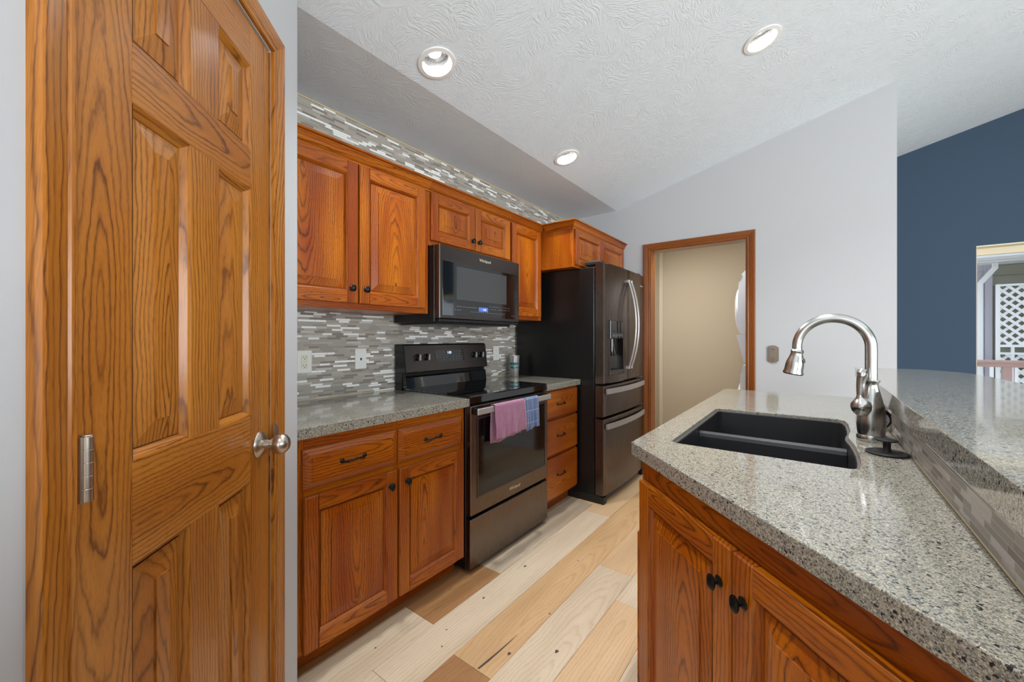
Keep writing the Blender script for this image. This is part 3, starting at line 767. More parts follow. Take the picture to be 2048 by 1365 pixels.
for x in (.012, w - .05):
    m = MB(); m.box((x, -.040, .838), (x + .022, -.002, .872), c=.003); m.build('handle_bracket', M['black'], odo)
text('logo', 'Whirlpool', .026, M['silver_txt'], odo, (w / 2 + .01, -.0026, .350), UPR)
m = MB(); m.box((.0, -.002, .030), (w - .0, .034, .286), c=.004); m.build('storage_drawer', M['bss'], rg)
m = MB(); m.box((.02, .03, .286), (w - .02, .05, .304)); m.build('drawer_gap', M['black'], rg)
# backguard
m = MB()
m.prism([(.530, 1.028), (.552, 1.192), (.560, 1.200), (.625, 1.200), (.625, .90), (.560, .90), (.560, 1.02)], .0, w, 'yz')
m.build('backguard', M['black'], rg)
def slant(z): return .530 + (z - 1.028) * (.022 / .164)
tilt = math.atan(.022 / .164)
m = MB(); m.prism([(.5235, 1.030), (.5455, 1.191), (.5520, 1.190), (.5300, 1.029)], .004, w - .004, 'yz'); pn = m.build('control_panel', M['bss_d'], rg)
m = MB(); m.prism([(.520, .934), (.528, .996), (.534, 1.006), (.555, 1.006), (.555, .934)], .004, w - .02, 'yz'); m.build('vent_skirt', M['gloss'], rg)
def onp(x, z, out=.0): return (x, slant(z) - .0068 - out, z)
for x in (.098, .172, .612, .686):
    m = MB(); o = onp(x, 1.118); ax = (0, -math.cos(tilt), math.sin(tilt) * -1)
    m.lathe([(.0215, 0), (.0215, .004), (.019, .006), (.0185, .020), (.0165, .023), (.0003, .0235)], o, ax, 28, mi=0)
    q = Vector((0, 0, 1)).rotation_difference(Vector(ax).normalized()).to_matrix(); o2 = Vector(o)
    vs = [o2 + Vector(p) for p in ((-.0055, -.0225, -.018), (.0045, -.0225, -.018), (.0045, -.0225, .018), (-.0045, -.0225, .018), (-.0035, -.031, -.017), (.0035, -.031, -.017), (.0035, -.031, .017), (-.0035, -.031, .017))]
    m.add(vs, [(0, 1, 2, 3), (4, 5, 6, 7), (0, 1, 5, 4), (1, 2, 6, 5), (2, 3, 7, 6), (3, 0, 4, 7)], mi=1); m.build('knob', [M['black'], M['grip']], pn)
    m = MB()
    for k in range(9):
        a = math.radians(-220 + 33 * k); px, pz = x + .030 * math.cos(a), 1.118 + .030 * math.sin(a); p = onp(px, pz, .0003); m.box((p[0] - .0012, p[1] - .0002, p[2] - .0012), (p[0] + .0012, p[1] + .0002, p[2] + .0012))
    m.build('dial_marks', M['grey_txt'], pn)
m = MB(); vs = [onp(.245, 1.082, .0006), onp(.508, 1.082, .0006), onp(.508, 1.160, .0006), onp(.245, 1.160, .0006)]
m.add(vs + [(v[0], v[1] + .0005, v[2]) for v in vs], [(0, 1, 2, 3), (4, 5, 6, 7), (0, 1, 5, 4), (1, 2, 6, 5), (2, 3, 7, 6), (3, 0, 4, 7)])
for r_, z in ((0, 1.146), (1, 1.128), (2, 1.112), (3, 1.096)):
    for c_i in range(9):
        x = .262 + c_i * .029
        if 3 <= c_i <= 4 and r_ < 1: continue
        if random.random() < .3 and c_i < 6: continue
        p = onp(x, z, .0012); ww = .004 if c_i > 5 else .007; m.box((p[0] - ww, p[1] - .0001, p[2] - .0011), (p[0] + ww * .6, p[1] + .0001, p[2] + .0011), mi=1)
dp = m.build('display_panel', [M['gloss'], M['grey_txt']], pn)
text('clock_digits', '1:35', .022, M['digits'], dp, onp(.372, 1.141, .0012), (math.pi / 2 - tilt, 0, 0), .0001)

# towels over the oven handle (bar front at world x = -1.38, top z = .872)
def towel(name, label, y0, y1, zf, zb, mat, seed, out=0.0, ny=34):
    rnd = random.Random(seed); ph = [rnd.uniform(0, 6) for _ in range(6)]
    prof = []
    for i in range(15): t = i / 14; prof.append((.0035 + out, zf + (.866 - zf) * t))                      # front fall
    for i in range(1, 8): a = math.pi * i / 8; prof.append((-.0085 + (.0125 + out) * math.cos(a) + 0, .870 + .0085 * math.sin(a)))
    for i in range(1, 13): t = i / 12; prof.append((-.0205 - .0 - out, .866 + (zb - .866) * t))
    m = MB(); vs = []; n = len(prof)
    for j in range(ny + 1):
        u = j / ny
        for i, (dx, z) in enumerate(prof):
            dist = max(0, .868 - z) / .2; front = i < 15
            wv = .006 * math.sin(u * 9 + ph[0] + dist * 1.2) + .0035 * math.sin(u * 21 + ph[1] - dist * 2) + .002 * math.sin(u * 37 + dist * 9 + ph[2])
            x = -1.3795 + dx + abs(wv) * dist * (1.3 if front else -.55) + (.006 * dist if front else 0)
            y = y0 + (y1 - y0) * u + .007 * dist * math.sin(ph[3] + u * 3)
            zz = z + (.006 * math.sin(u * 5 + ph[4]) + .003 * math.sin(u * 15 + ph[5])) * dist
            vs.append((x, y, zz))
    fs = [(j * n + i, j * n + i + 1, (j + 1) * n + i + 1, (j + 1) * n + i) for j in range(ny) for i in range(n - 1)]
    cx = (y0 + y1) / 2
    lv = [(-1.0 * 0 + (v[1] - cx), -(v[0] + 1.38), v[2] - .87) for v in vs]
    m.add(lv, fs, smooth=True); o = m.build(name, mat, loc=(-1.38, cx, .87), rot=(0, 0, K90), recalc=False)
    sm = o.modifiers.new('thick', 'SOLIDIFY'); sm.thickness = .0035; sm.offset = 1 if False else 0
    return tag(o, label, 'towel')
towel('hand_towel', 'mauve pink terry towel hanging over the oven door handle', 1.670, 1.950, .692, .668, M['pink'], 3, .002)
towel('hand_towel', 'blue plaid dish towel hanging on the oven handle beside the pink one', 1.958, 2.096, .690, .712, M['plaid'], 5, .0)

# ------------------------------------------------------------------ microwave
mw = thing('microwave', 'black over-the-range microwave with blue clock display', 'microwave', (-1.655, 1.529, 1.33), K90)
w = .748
m = MB(); m.box((.0, .044, .0), (w, .405, .433), c=.003); m.box((.03, .06, -.012), (w - .03, .38, .0)); m.build('body', M['black'], mw)
m = MB(); m.box((.0, .0, .018), (w, .042, .432), c=.004); mf = m.build('door', M['bss_d'], mw)
m = MB(); m.box((.130, -.0028, .132), (.600, -.0018, .324)); m.build('window', M['mw_mesh'], mf)
text('logo', 'Whirlpool', .026, M['silver_txt'], mf, (.385, -.0004, .390), UPR)
m = MB(); m.box((.322, -.0030, .072), (.408, -.0018, .098)); ds = m.build('clock_display', M['led'], mf)
text('clock_digits', '1:15', .018, M['digits'], ds, (.375, -.0034, .084), UPR, .0001)
m = MB(); m.box((.022, -.002, .036), (w - .020, .0, .345), c=.001)
for z, n_, x0, dx in ((.092, 10, .14, .017), (.092, 10, .44, .021), (.066, 16, .26, .021), (.072, 3, .12, .02), (.060, 2, .66, .02), (.108, 10, .43, .022)):
    for i in range(n_):
        ww = random.uniform(.003, .006); x = x0 + i * dx
        if .318 < x < .415 and z > .07: continue
        m.box((x - ww, -.0030, z - .0011), (x + ww, -.0019, z + .0011), mi=1)
m.build('door_glass', [M['gloss'], M['grey_txt']], mf)
m = MB(); m.box((.004, .006, .0), (w - .004, .044, .017), c=.003); m.build('vent_lip', M['black_m'], mw)
m = MB(); m.lathe([(.0003, -.0135), (.018, -.0135), (.019, -.012)], (w * .52, .12, 0), n=20); m.build('cooktop_lamp', M['grey_pl'], mw)

# ------------------------------------------------------------------ refrigerator
FW = .868
fg = thing('refrigerator', 'black stainless french-door refrigerator with water dispenser', 'refrigerator', (-1.245, 2.776, 0), K90)
BUL = .020
def bul(x): return -BUL * (1 - ((x - FW / 2) / (FW / 2)) ** 2)
def curved(m, x0, x1, z0, z1, yb=.066, n=14, edge=.006, el=1, er=1):
    """door leaf with gently bowed front; returns nothing"""
    xs_ = [x0 + (x1 - x0) * i / n for i in range(n + 1)]; vs = []; N = n + 1
    for (z, e) in ((z0, edge), (z0 + edge, 0), (z1 - edge, 0), (z1, edge)):
        for i, x in enumerate(xs_):
            ee = e
            if (i == 0 and el) or (i == n and er): ee = max(e, edge * .7)
            vs.append((x, bul(x) + ee, z))
    for z in (z0, z1):
        for x in (x0, x1): vs.append((x, yb, z))
    b = 4 * N; fs = []
    for r in range(3):
        for i in range(n): fs.append((r * N + i, r * N + i + 1, (r + 1) * N + i + 1, (r + 1) * N + i))
    fs.append(tuple(range(0, N)) + (b + 1, b)); fs.append(tuple(range(3 * N, 4 * N)) + (b + 3, b + 2))
    fs.append((0, N, 2 * N, 3 * N, b + 2, b)); fs.append((n, N + n, 2 * N + n, 3 * N + n, b + 3, b + 1)); fs.append((b, b + 1, b + 3, b + 2))
    m.add(vs, fs)
m = MB(); m.box((.002, .078, .03), (FW - .002, .80, 1.772), c=.004); m.box((.02, .066, .06), (FW - .02, .078, 1.77)); m.build('cabinet_body', M['black'], fg)
DX0, DX1, DZ0, DZ1 = .082, .352, .955, 1.372
m = MB(); curved(m, .0, DX0, .896, 1.800, n=4, er=0); curved(m, DX1, FW / 2 - .002, .896, 1.800, n=4, el=0); curved(m, DX0, DX1, DZ1, 1.800, edge=.0); curved(m, DX0, DX1, .896, DZ0, edge=.0)
m.box((DX0, .058, DZ0), (DX1, .066, DZ1)); fd = m.build('door', M['bss'], fg)
m = MB(); curved(m, FW / 2 + .002, FW, .896, 1.800); fd2 = m.build('door', M['bss'], fg)
text('logo', 'Whirlpool', .018, M['silver_txt'], fd2, (FW - .09, bul(FW - .09) - .003, 1.70), (math.pi / 2, 0, math.radians(1.5)))
yq = bul(.217)
m = MB(); m.box((DX0, yq - .004, 1.232), (DX1, .050, DZ1), c=.003)
for i in range(7):
    x = .118 + i * .030; m.box((x, yq - .005, 1.252), (x + .018, yq - .0042, 1.258), mi=1); m.box((x + .004, yq - .005, 1.264), (x + .014, yq - .0042, 1.272), mi=1)
m.build('dispenser_panel', [M['glass_dark'], M['grey_txt']], fd)

m = MB(); m.box((DX0, yq - .002, DZ0), (DX1, .045, DZ0 + .035), c=.003); m.box((DX0, yq, DZ0 + .03), (DX0 + .01, .05, 1.235)); m.box((DX1 - .01, yq, DZ0 + .03), (DX1, .05, 1.235)); m.build('dispenser_tray', M['bss_d'], fd)
m = MB(); m.box((DX0 + .01, .050, DZ0 + .03), (DX1 - .01, .057, 1.235)); m.box((.185, .012, 1.10), (.25, .03, 1.235), c=.004); m.build('dispenser_recess', M['gloss'], fd)
for x, par in ((FW / 2 - .030, fd), (FW / 2 + .030, fd2)):
    m = MB(); pts = []
    for i in range(25):
        u = -1 + i / 12; pts.append((x, bul(x) - .018 - .062 * (1 - u * u), 1.349 + u * .353))
    m.tube(pts, .0125, 12, flat=(.55, 1.0), up=(0, 1, 0))
    for zz in (.998, 1.700): m.box((x - .011, bul(x) - .026, zz - .012), (x + .011, bul(x) + .002, zz + .012), c=.003)
    m.build('handle', M['bar_steel'], par)
for z0, z1, hz in ((.648, .880, .838), (.062, .630, .575)):
    m = MB(); curved(m, .0, FW, z0, z1, n=24); dr = m.build('freezer_drawer', M['bss'], fg)
    m = MB(); n = 24; vs = []
    for i in range(n + 1):
        x = .028 + (FW - .056) * i / n; y = bul(x) - .016 - .012 * (1 - ((x - FW / 2) / (FW / 2)) ** 2)
        vs += [(x, y, hz - .020), (x, y, hz + .020), (x, y + .010, hz + .020), (x, y + .010, hz - .020)]
    fs = [(4 * i + k, 4 * i + (k + 1) % 4, 4 * i + 4 + (k + 1) % 4, 4 * i + 4 + k) for i in range(n) for k in range(4)] + [(0, 1, 2, 3), (4 * n, 4 * n + 1, 4 * n + 2, 4 * n + 3)]
    m.add(vs, fs)
    for x in (.035, FW - .055): m.box((x, bul(x) - .012, hz - .015), (x + .02, bul(x) + .004, hz + .015))
    m.build('handle', M['bar_steel'], dr)
m = MB(); m.prism([(.0, .0), (.0, .05), (.03, .058), (.10, .058), (.70, .03), (.70, .0)], .0, .05, 'yz'); m.build('foot', M['black_m'], fg)
m = MB(); m.prism([(.0, .0), (.0, .05), (.03, .058), (.10, .058), (.70, .03), (.70, .0)], FW - .05, FW, 'yz'); m.build('foot', M['black_m'], fg)
m = MB(); m.box((.05, .03, .006), (FW - .05, .06, .058), c=.003); m.build('kick_grille', M['grey_pl'], fg)
for x in (.01, FW - .07):
    m = MB(); m.box((x, .02, 1.786), (x + .06, .16, 1.822), c=.010); m.build('hinge_cover', M['black_m'], fg)

# ------------------------------------------------------------------ outlets, tumbler, switch plate
def plate(name, label, cat, y, z, kind, w=.072, h=.116, mat='white_pl'):
    t = thing(name, label, cat, (XW, y, z), K90)
    m = MB(); m.box((-w / 2, -.006, -h / 2), (w / 2, -.0005, h / 2), c=.003); m.build('cover_plate', M[mat], t)
    if kind == 'gfci':
        m = MB(); m.box((-.017, -.0085, -.034), (.017, -.006, .034), c=.001); m.build('receptacle', M['ivory'], t)
        for s in (-1, 1):
            zc = s * .021
            for sx_ in (-.007, .007): m = MB(); m.box((sx_ - .001, -.0088, zc - .001), (sx_ + .001, -.0084, zc + .007)); m.build('slot', M['dark'], t)
            m = MB(); m.lathe([(.0024, .0084), (.0024, .0089)], (0, 0, zc - .007), (0, -1, 0), 12); m.build('slot', M['dark'], t)
    elif kind == 'phone':
        m = MB(); m.box((-.005, -.0063, -.006), (.005, -.0058, .005)); m.box((-.0025, -.0063, -.010), (.0025, -.0058, -.006)); m.build('jack', M['dark'], t)
        for s in (-1, 1): m = MB(); m.lathe([(.003, .006), (.0025, .0068)], (0, 0, s * .046), (0, -1, 0), 12); m.build('screw', M['white_pl'], t)
    else:
        for s in (-1, 1): m = MB(); m.lathe([(.0032, .006), (.003, .0068)], (0, 0, s * .022), (0, -1, 0), 12); m.build('screw', M['grey_pl'], t)
    return t
plate('electrical_outlet', 'white duplex electrical outlet on the mosaic wall beside the pantry corner', 'outlet', .990, 1.118, 'gfci', w=.076)
plate('telephone_jack', 'white wall plate with a small telephone jack, left of the stove', 'wall plate', 1.307, 1.120, 'phone')
plate('blank_wall_plate', 'white wall plate with two screws, right of the stove', 'wall plate', 2.525, 1.115, 'blank')
tb = thing('tumbler', 'stainless steel tumbler with a teal and blue band on the countertop beside the fridge', 'tumbler', (-1.975, 2.655, .9225))
m = MB(); m.lathe([(.0003, 0), (.030, 0), (.032, .004), (.037, .095), (.040, .165), (.0405, .172), (.038, .172), (.037, .165), (.034, .10), (.030, .012), (.0003, .012)], n=40, closed=False); m.build('cup', M['bar_steel'], tb)
def rsurf(z): return .0325 + (z / .165) * .0078
m = MB(); n = 20
for (z0, z1, a0, a1, mi) in ((.094, .116, -2.9, .1, 0), (.082, .094, -2.9, .1, 1), (.066, .082, -2.9, .1, 0)):
    vs = []
    for i in range(n + 1):
        a = a0 + (a1 - a0) * i / n; pin = .004 * (1 - math.sin((a - a0) / (a1 - a0) * math.pi))
        for z in (z0 + pin, z1 - pin): vs.append(((rsurf(z) + .0015) * math.cos(a), (rsurf(z) + .0015) * math.sin(a), z))
    m.add(vs, [(2 * i, 2 * i + 2, 2 * i + 3, 2 * i + 1) for i in range(n)], mi=mi, smooth=True)
m.build('band', [M['teal'], M['skyblue']], tb)
m = MB()
for k in range(5):
    a = -.95; t_ = 2 * math.pi * k / 5; cz_ = .080 + .006 * math.sin(t_); ca = a + .16 * math.cos(t_)
    m.lathe([(.0045, 0), (.0035, .001)], ((rsurf(.08) + .0015) * math.cos(ca), (rsurf(.08) + .0015) * math.sin(ca), cz_), (math.cos(ca), math.sin(ca), 0), 10)
m.build('flower_emblem', M['cleats'], tb)
sp = thing('switch_plate', 'ornate pewter wall plate on the grey wall right of the laundry doorway', 'wall plate', (-.257, YF, 1.113))
m = MB(); pl = []
for i in range(11): a = math.pi * i / 10; pl.append((.030 * math.cos(a) * (1.0), .052 + .016 * math.sin(a)))
pl = [(.030, -.052), (.030, .052)] + pl[1:-1] + [(-.030, .052), (-.030, -.052)] + [(-.030 * math.cos(math.pi * i / 10), -.052 - .016 * math.sin(math.pi * i / 10)) for i in range(1, 10)]
m.prism(pl, -.010, -.001, 'xz'); m.build('plate', M['pewter'], sp)
m = MB(); pi_ = [(x * .72, z * .82) for x, z in pl]; m.prism(pi_, -.0125, -.010, 'xz')
for s in (-1, 1):
    for k in range(5):
        a = math.pi * (k + .5) / 5; m.lathe([(.0045, .0125), (.003, .0145), (.0003, .0150)], (.013 * math.cos(a), 0, s * (.034 + .012 * math.sin(a))), (0, -1, 0), 10)
m.build('scroll_relief', M['pewter'], sp)
for s in (-1, 1): m = MB(); m.lathe([(.003, .0126), (.0028, .0136)], (0, 0, s * .030), (0, -1, 0), 10); m.build('screw', M['dark'], sp)
m = MB(); m.box((.034, -.006, -.052), (.037, -.001, .052)); m.box((-.038, -.006, -.052), (-.035, -.001, .052)); m.box((-.038, -.005, -.053), (.037, -.001, -.0505)); m.box((-.038, -.005, .0505), (.037, -.001, .053)); m.build('back_frame', M['pewter'], sp)

# ------------------------------------------------------------------ island
ib = thing('island_cabinet', 'dark red-brown oak sink cabinet with two doors under the granite island top', 'cabinet', (-.417, 1.213, 0), math.radians(-45))
def loc_i(x, y):      # world -> island local
    dx, dy = x + .417, y - 1.213; return ((dx - dy) / R2, (dx + dy) / R2)
poly = [loc_i(*p) for p in ((-.417, 1.213), (-.417, 2.775), (.203, 2.775), (.203, .593))]
inner = [loc_i(*p) for p in ((-.399, 1.245), (-.399, 2.757), (.185, 2.757), (.185, .661))]
m = MB()
# side panels of the carcass as separate boards
def board(m, p, q, th, z0, z1):
    p, q = Vector(p), Vector(q); d = (q - p).normalized(); nn = Vector((-d.y, d.x)) * th
    m.prism([tuple(p), tuple(q), tuple(q + nn), tuple(p + nn)], z0, z1, 'xy', grain=('z', 'x' if abs(d.x) > abs(d.y) else 'y', 'c'))
L3 = .877
board(m, (0, .0), poly[1], -.016, .0, .882); board(m, poly[1], poly[2], -.016, .0, .882); m.build('body', oak, ib)
m = MB()
for a, b in ((0, .032), (L3 - .05, L3)): m.box((a, 0, .10), (b, .018, .882), c=.001, grain=('z', 'x', 's'))
m.box((.40, .0004, .10), (.44, .018, .80), grain=('z', 'x', 's'))
m.box((.032, .0003, .10), (L3 - .05, .018, .125), grain=('x', 'z', 's')); m.box((.032, .0003, .795), (L3 - .05, .018, .882), c=.0008, grain=('x', 'z', 'c')); m.build('face_frame', oak, ib)
m = MB(); m.box((.03, .07, 0), (L3 - .05, .085, .10), grain=('x', 'z', 's')); m.build('toe_kick', oak, ib)
d = door(ib, .016, .418, .115, .816, oak, st=.057); knob(d, .386, -.02, .733)
d = door(ib, .424, .826, .115, .816, oak, st=.057); knob(d, .456, -.02, .733)
m = MB(); e0 = loc_i(-.417, 1.235); e1 = loc_i(-.417, 2.76)
pv = [Vector((*e0,)), Vector((*e1,))]; dd = (pv[1] - pv[0]).normalized(); nn = Vector((-dd.y, dd.x)) * .024
m.prism([tuple(pv[0]), tuple(pv[1]), tuple(pv[1] + nn), tuple(pv[0] + nn)], .0, .635, 'xy', grain=('z', 'x', 'c'))
m.prism([tuple(pv[0]), tuple(pv[1]), tuple(pv[1] + nn * .5), tuple(pv[0] + nn * .5)], .635, .650, 'xy', grain=('x', 'y', 's')); m.build('end_panel', oak, ib)

SK = [(-.352, 1.285), (-.352, 1.985), (-.335, 2.004), (.055, 2.017), (.078, 2.010), (.092, 1.985), (.0985, 1.93), (.0985, 1.84), (.0955, 1.77), (.089, 1.72), (.086, 1.678), (.088, 1.640), (.093, 1.59),
      (.0965, 1.52), (.098, 1.45), (.0965, 1.378), (.092, 1.322), (.086, 1.286), (.070, 1.272), (-.335, 1.268)]
slab('countertop', 'large beige and grey granite island countertop with the sink cut into it', [(-.447, 1.199), (-.447, 2.81), (.2065, 2.81), (.2065, .546)], .882, .922, M['granite'], [SK])
def inset(poly, d):
    n = len(poly); out = []
    A = sum(poly[i][0] * poly[(i + 1) % n][1] - poly[(i + 1) % n][0] * poly[i][1] for i in range(n)); sg = 1 if A > 0 else -1
    for i in range(n):
        p0, p1, p2 = Vector(poly[i - 1]), Vector(poly[i]), Vector(poly[(i + 1) % n])
        a = (p1 - p0).normalized(); b = (p2 - p1).normalized(); na = Vector((-a.y, a.x)) * sg; nb = Vector((-b.y, b.x)) * sg
        mm = (na + nb).normalized(); mm = mm / max(.5, mm.dot(na)); out.append(tuple(p1 + mm * d))
    return out
sk = thing('sink', 'black double-bowl undermount sink in the granite island', 'sink', (0, 0, 0))
m = MB(); n = len(SK); loops = [(inset(SK, .0004), .9115), (inset(SK, .0070), .9115), (inset(SK, .0088), .908), (inset(SK, .012), .70), (inset(SK, .03), .69)]
vs = [(x, y, z) for lp, z in loops for x, y in lp]; fs = [(k * n + i, k * n + (i + 1) % n, (k + 1) * n + (i + 1) % n, (k + 1) * n + i) for k in range(4) for i in range(n)] + [tuple(4 * n + i for i in range(n))]
m.add(vs[n:], [tuple(i - n for i in f) for f in fs[n:]]); m.build('bowls', M['sink'], sk, recalc=False)
m = MB(); m.add(vs[:2 * n], fs[:n]); m.build('rim', M['sinkrim'], sk, recalc=False)
m = MB(); m.prism([(1.608, .692), (1.610, .875), (1.614, .886), (1.622, .892), (1.630, .892), (1.638, .886), (1.642, .875), (1.644, .692)], -.342, .080, 'yz'); m.build('divider', M['sink'], sk)
for y in (1.44, 1.83):
    m = MB(); m.lathe([(.0003, .691), (.02, .691), (.024, .694), (.042, .695), (.044, .692)], (-.13, y, 0), n=32); m.build('drain', M['bar_steel'], sk)

# faucet
FX, FY, FZ = .140, 1.660, .922
fa = thing('faucet', 'brushed nickel gooseneck kitchen faucet with side lever behind the sink', 'faucet', (FX, FY, FZ))
m = MB(); m.lathe([(.0345, 0), (.0355, .002), (.0355, .016), (.034, .0185)], n=40); m.build('base_ring', M['faucet'], fa)
m = MB(); m.lathe([(.032, .018), (.0335, .028), (.0355, .05), (.0350, .075), (.0315, .105), (.0250, .135), (.0190, .16), (.0165, .172), (.0185, .180), (.0215, .184), (.0215, .1865), (.0150, .188)], n=40); m.build('body', M['faucet'], fa)
m = MB(); pts = [(0, 0, .186), (0, 0, .23), (0, 0, .27)]; AR = .0935; zc = .288
for i in range(29):
    a = math.pi * i / 28 * 1.045; pts.append((-AR + AR * math.cos(a), 0, zc + AR * math.sin(a)))
rr_ = [.0152] * 3 + [.0152 - .0012 * i / 28 for i in range(29)]
m.tube(pts, rr_, 28, up=(0, 1, 0)); m.build('spout', M['faucet'], fa)
hd = Vector(pts[-1]); dv = (Vector(pts[-1]) - Vector(pts[-2])).normalized(); dv = Vector((-.16, 0, -1)).normalized()
m = MB(); m.lathe([(.0150, -.004), (.0182, .0), (.0190, .003), (.0174, .006), (.0180, .013), (.0205, .024), (.0243, .036), (.0264, .048), (.0268, .060), (.0272, .069), (.0300, .0765), (.0300, .078), (.024, .0785)], hd, dv, 40); sh = m.build('spray_head', M['faucet'], fa)
m = MB(); m.lathe([(.0282, .0782), (.0270, .0815), (.012, .082), (.0003, .0825)], hd, dv, 32); m.build('nozzle', M['rubber'], sh)
m = MB(); m.lathe([(.0085, 0), (.0085, .003), (.006, .004), (.0003, .0042)], hd + dv * .034 + Vector((.0215, -.006, 0)), (1, -.3, .25), 20, (1, 1, 1)); m.build('spray_button', M['faucet'], sh)
hb = Vector((-.026, -.034, .104)); hv = Vector((-.60, -.78, .15)).normalized()
m = MB(); m.lathe([(.016, -.022), (.020, -.012), (.0255, -.004), (.0265, .0), (.0255, .003)], hb, hv, 32)
vs_o = Vector(hb)
m.lathe([(.0003, -.026), (.0150, -.023), (.0235, -.013), (.0262, .0), (.0238, .011), (.0150, .021), (.0095, .028), (.0078, .036)], hb + Vector((0, 0, .004)), (-.1, -.12, 1), 32)
lp = [hb + Vector(p) for p in ((-.001, -.002, .030), (-.002, -.003, .050), (-.001, -.002, .070), (.001, -.002, .088), (.003, -.004, .100), (.001, -.012, .108), (-.001, -.018, .104), (-.001, -.020, .096))]
m.tube(lp, [.0095, .0095, .0108, .0122, .0132, .0130, .0110, .0070], 20, up=(1, 0, 0)); m.build('lever', M['faucet'], fa)

st = thing('sink_stopper', 'black rubber sink stopper lying flat on the island counter by the faucet', 'sink stopper', (.158, 1.492, .922))
m = MB(); m.lathe([(.044, 0), (.0455, .002), (.0455, .005), (.042, .007), (.038, .0055), (.010, .006), (.0085, .010), (.0080, .034), (.0095, .036)], n=40); m.build('disc', M['rubber'], st)
m = MB(); m.lathe([(.010, .034), (.024, .036), (.0245, .039), (.020, .0405), (.0003, .041)], n=36); m.build('top_cap', M['rubber'], st)
sb = thing('sink_strainer', 'dark perforated sink strainer basket leaning against the tile behind the faucet', 'strainer', (.174, 1.868, .925))
ax = Vector((-.45, -.75, .45)).normalized(); m = MB()
m.lathe([(.040, .0), (.041, .002), (.036, .004), (.034, .0), (.030, -.008), (.0003, -.008)], (0, 0, .032), ax, 32, closed=False); m.build('basket', M['bronze'], sb)
m = MB(); q = Vector((0, 0, 1)).rotation_difference(ax).to_matrix()
for k in range(13):
    r_, a = (0, 0) if k == 0 else ((.012, k * math.pi / 3) if k < 7 else (.022, k * math.pi / 3 + .5))
    p = q @ Vector((r_ * math.cos(a), r_ * math.sin(a), -.0075)); m.lathe([(.0028, 0), (.0026, .0006)], Vector((0, 0, .032)) + p, ax, 8)
m.build('perforations', M['bar_steel'], sb)

# raised bar
m = MB(); m.box((.207, -.6, 0), (.33, 2.83, 1.030)); struct('wall_bar', m, M['mosaic_shaded'], 'low half wall faced with mosaic strips behind the sink, carrying the bar top')
m = MB(); m.box((.2058, .55, .922), (.207, 2.81, .9238)); struct('trim_5', m, M['caulk'], 'thin cream caulk line at the foot of the bar tiles')
slab('bar_countertop', 'raised polished grey granite bar top along the right, reflecting the bright window', [(.175, -.6), (.175, 2.86), (.44, 2.86), (.485, 2.82), (.54, 2.72), (.568, 2.62), (.578, 2.50), (.578, -.6)], 1.030, 1.080, M['granite'])

# ------------------------------------------------------------------ laundry machines (side profile swept in y)
def machine(name, label, z0, h, dryer):
    t = thing(name, label, 'laundry machine', (-.50, 4.30, z0))
    m = MB(); m.box((.0, 0, 0), (.70, .66, h), c=.008); m.build('cabinet', M['enamel'], t)
    if dryer:
        pr = [(0, .0), (-.028, .01), (-.085, .245), (-.088, .268), (0, .27)]; m = MB(); m.prism(pr, .005, .655, 'xz'); m.build('lower_fascia', M['enamel'], t)
        m = MB(); m.box((-.004, -.001, .266), (.10, .001, .272)); m.build('seam', M['enamel_g'], t)
        pr = [(0, .27), (-.06, .275), (-.080, .34), (-.078, .60), (-.072, .75), (-.045, .84), (-.02, .868), (0, .87)]; m = MB(); m.prism(pr, .005, .655, 'xz'); m.build('fascia', M['enamel'], t)
        n = 40; vs = []; c = Vector((0, .33, .49)); L = [(.24, -.074), (.235, -.095), (.20, -.112), (.12, -.120), (.001, -.122)]
        m = MB(); fs = []
        for r, x in L:
            for i in range(n): a = 2 * math.pi * i / n; vs.append((x, .33 + r * 1.28 * math.cos(a), .52 + r * 1.02 * math.sin(a)))
        for j in range(len(L) - 1):
            for i in range(n): fs.append((j * n + i, j * n + (i + 1) % n, (j + 1) * n + (i + 1) % n, (j + 1) * n + i))
        m.add(vs, fs, smooth=True); m.build('door', M['enamel'], t)
        m = MB()
        for k in range(5): m.box((-.066 + k * .004, .002, .775 + k * .012), (-.058 + k * .004, .006, .781 + k * .012))
        m.build('control_marks', M['enamel_g'], t)
    else:
        pr = [(0, h - .30), (-.06, h - .22), (-.058, h - .10), (-.046, h - .06), (-.038, h - .004), (0, h)]; m = MB(); m.prism([(0, .02), (-.06, .06)] + pr[1:], .005, .655, 'xz'); m.build('fascia', M['enamel'], t)
        n = 40; vs = []; fs = []; m = MB(); L = [(.22, -.058), (.215, -.085), (.17, -.104), (.09, -.112), (.001, -.114)]
        for r, x in L:
            for i in range(n): a = 2 * math.pi * i / n; vs.append((x, .33 + r * 1.3 * math.cos(a), .60 + r * 1.0 * math.sin(a)))
        for j in range(len(L) - 1):
            for i in range(n): fs.append((j * n + i, j * n + (i + 1) % n, (j + 1) * n + (i + 1) % n, (j + 1) * n + i))
        m.add(vs, fs, smooth=True); m.build('door', M['enamel'], t)
        m = MB(); m.box((-.002, -.001, h - .135), (.10, .001, h - .131)); m.build('seam', M['enamel_g'], t)
    return t
machine('washing_machine', 'white washing machine beneath the dryer, just visible through the doorway', 0, .985, False)
machine('clothes_dryer', 'white stacked clothes dryer seen at the right of the doorway', 1.0, .872, True)

